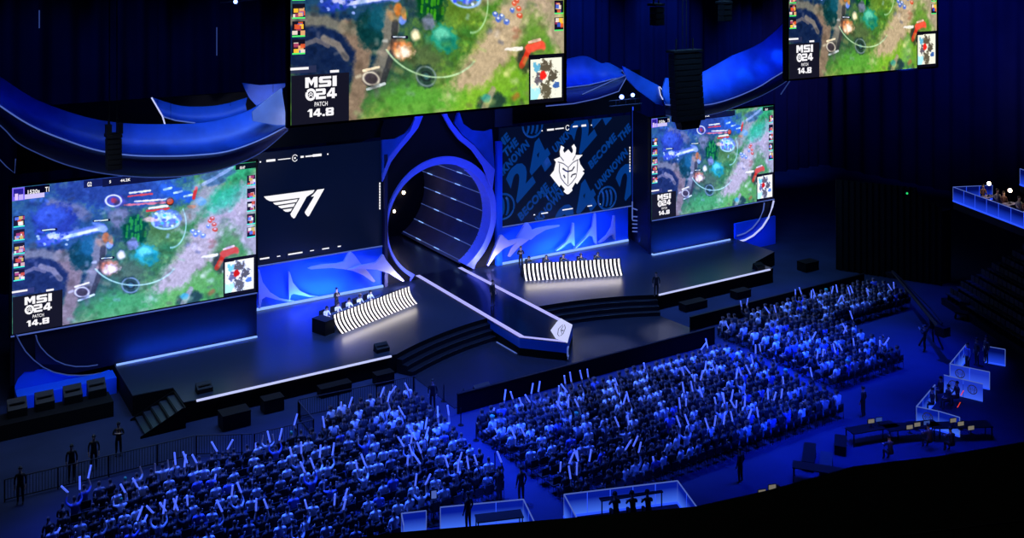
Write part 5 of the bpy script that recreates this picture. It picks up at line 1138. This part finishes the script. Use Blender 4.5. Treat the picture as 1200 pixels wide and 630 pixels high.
# balcony with lit glass front
def balcony(label, pts, zb, hgt, parent_label):
    t = thing('balcony_box', label, 'balcony'); P = [Vector((*xy(u, v, zb), zb)) for u, v in pts]
    d = (P[1]-P[0]).normalized(); n_ = Vector((-d.y, d.x, 0)); n_ = n_ if n_.x > 0 else -n_
    MB().poly([P[0], P[1], P[1]+n_*4, P[0]+n_*4], (0, 0, -.5), 'matte_black').obj('slab', t)
    glass_run(t, [(P[0].x, P[0].y), (P[1].x, P[1].y)], hgt, 'lit_glass_dark', True, zb)
    return t, P, d, n_
t, P, d, n_ = balcony('right balcony with blue-lit glass front and guests at small lamps', [(1117, 236), (1232, 280)], 10., 1.0, '')
MB().box((0, 0, 0), (.001, .001, .001), 'matte_black')
glass_run(t, [(P[0].x, P[0].y), (P[0].x+n_.x*3, P[0].y+n_.y*3)], 1.0, 'lit_glass_dark', True, 10.)
for k, (u, v) in enumerate(((1139.5, 215), (1165, 222.5), (1190, 231.5))):
    q = P[0]+d*((u-1117)/115.*(P[1]-P[0]).length)+n_*1.4
    bt_ = thing('balcony_table', 'small table on the right balcony, %s from its left end' % ORD(k+1), 'table', (q.x, q.y, 10), 0, 'balcony tables'); MB().box((0, 0, .72), (1.1, .6, .04), 'fin_white').obj('tabletop', bt_); MB().tube([(0, 0, .02), (0, 0, .72)], .05, 'black_gear').box((0, 0, .02), (.4, .4, .04), 'black_gear').obj('pedestal', bt_)
    lp = thing('table_lamp', 'glowing warm lamp on the balcony, %s from its left end' % ORD(k+1), 'lamp', (q.x, q.y, 10.74), 0, 'balcony lamps'); MB().box((0, 0, .015), (.16, .16, .03), 'black_gear').tube([(0, 0, .03), (0, 0, .75)], .02, 'black_gear').obj('stand', lp); MB().ball((0, 0, .85), .13, 'lamp_warm', 10).obj('globe', lp)
    for s_ in (-1, 1):
        pp = q+d*(.75*s_+.1)
        figure('balcony guest %s of the %s lamp from the left' % ('left' if s_ < 0 else 'right', ORD(k+1)), 'lap', (pp.x, pp.y, 10.0), math.atan2(d.y, d.x)+(PI/2 if n_.dot(Vector((-d.y, d.x, 0))) < 0 else -PI/2), (.2, .1, .08) if s_ < 0 else (.5, .5, .52), (.03, .03, .04), HAIRS[k], False, 'balcony guests')
    pl = bpy.data.lights.new('balcony_lamp_light', 'POINT'); pl.energy = 12; pl.color = (1, .8, .6); pl.shadow_soft_size = .2; lo_ = link('balcony_lamp_light', pl); lo_.location = (q.x, q.y, 11.9)
q0 = P[0]
t2 = thing('balcony_box', 'corner of a higher blue-lit balcony at the right picture edge', 'balcony'); pa, pb = Vector((*xy(1195.5, 217, 13.), 13.)), Vector((*xy(1260, 240, 13.), 13.))
dd = (pb-pa).normalized(); n2 = Vector((-dd.y, dd.x, 0)); n2 = n2 if n2.x > 0 else -n2
MB().poly([pa, pb, pb+n2*3, pa+n2*3], (0, 0, -.4), 'matte_black').obj('slab', t2); glass_run(t2, [(pa.x, pa.y), (pb.x, pb.y)], 1., 'lit_glass_dark', True, 13.)
# near balcony (dark front of the stand below the camera) with a rail
edge = [(-60, 702), (380, 634), (470, 623), (661, 607), (815, 593), (900, 574), (1000, 546), (1100, 534), (1160, 524), (1300, 500)]
Pn = [xy(u, v, 15.) for u, v in edge]; poly_ = [(x, y, 15.) for x, y in Pn]+[(60, -8, 15.), (-25, -8, 15.)]
o = MB().poly(poly_, (0, 0, -1.5), 'matte_black').obj('near_balcony'); struct(o)
rr = thing('balcony_rail', 'thin dim handrail crossing the lower right corner', 'rail'); A_, B_ = onz(1000, 634, 15.9), onz(1230, 606, 15.9)
MB().tube([A_, B_], .02, 'rail_grey', 6).obj('handrail', rr)
for k in (.05, .5, .95): p = A_.lerp(B_, k); MB().tube([(p.x, p.y, 15.0), (p.x, p.y, 15.9)], .018, 'matte_black', 5).obj('post', rr)
# ------------------------------------------------------------------ general stage light
area('stage_top_light', (24, 58, 27), (24, 64, 1.2), 14, 4, (.2, .42, 1), 1500, 90)
area('stage_top_light', (57, 58, 27), (57, 64, 1.2), 14, 4, (.2, .5, 1), 1500, 90)
area('stage_top_light', (39.5, 54, 27), (39.5, 57, 0), 10, 4, (.14, .26, 1), 2200, 90)
for x in (27, 51): area('stage_blue_fill', (x, 70.2, 6.5), (x, 69.2, ST), 9, 1.2, (.008, .075, 1), 850, 110)  # lamps added for the blue spill of the walls on the deck
spot('deck_spot', (46, 68, 20), (42.8, 55.3, 0), (.8, .8, 1), 30000, 12, .9, .3)
spot('deck_spot', (56, 66, 20), (47.6, 55.3, 0), (.8, .8, 1), 20000, 9, .9, .3)
area('floor_fill', (8, 57, 20), (8, 61, 0), 6, 3, (.6, .75, 1), 260, 90)
spot('aisle_blue', (59, 43, 22), (58.5, 44.5, 0), (.004, .04, 1), 42000, 40, 1., .5)
spot('aisle_blue', (70, 49, 22), (70, 49.5, 0), (.004, .04, 1), 9000, 30, 1., .5)
area('aisle_blue', (27.9, 47, 14), (28, 48, 0), 1, 9, (.004, .04, 1), 1100, 60)
area('aisle_blue', (45, 36, 14), (45, 37.5, 0), 14, 1, (.004, .04, 1), 1300, 70)
area('aisle_blue', (50.5, 46, 14), (49, 46.5, 0), 1, 8, (.004, .04, 1), 1300, 50)
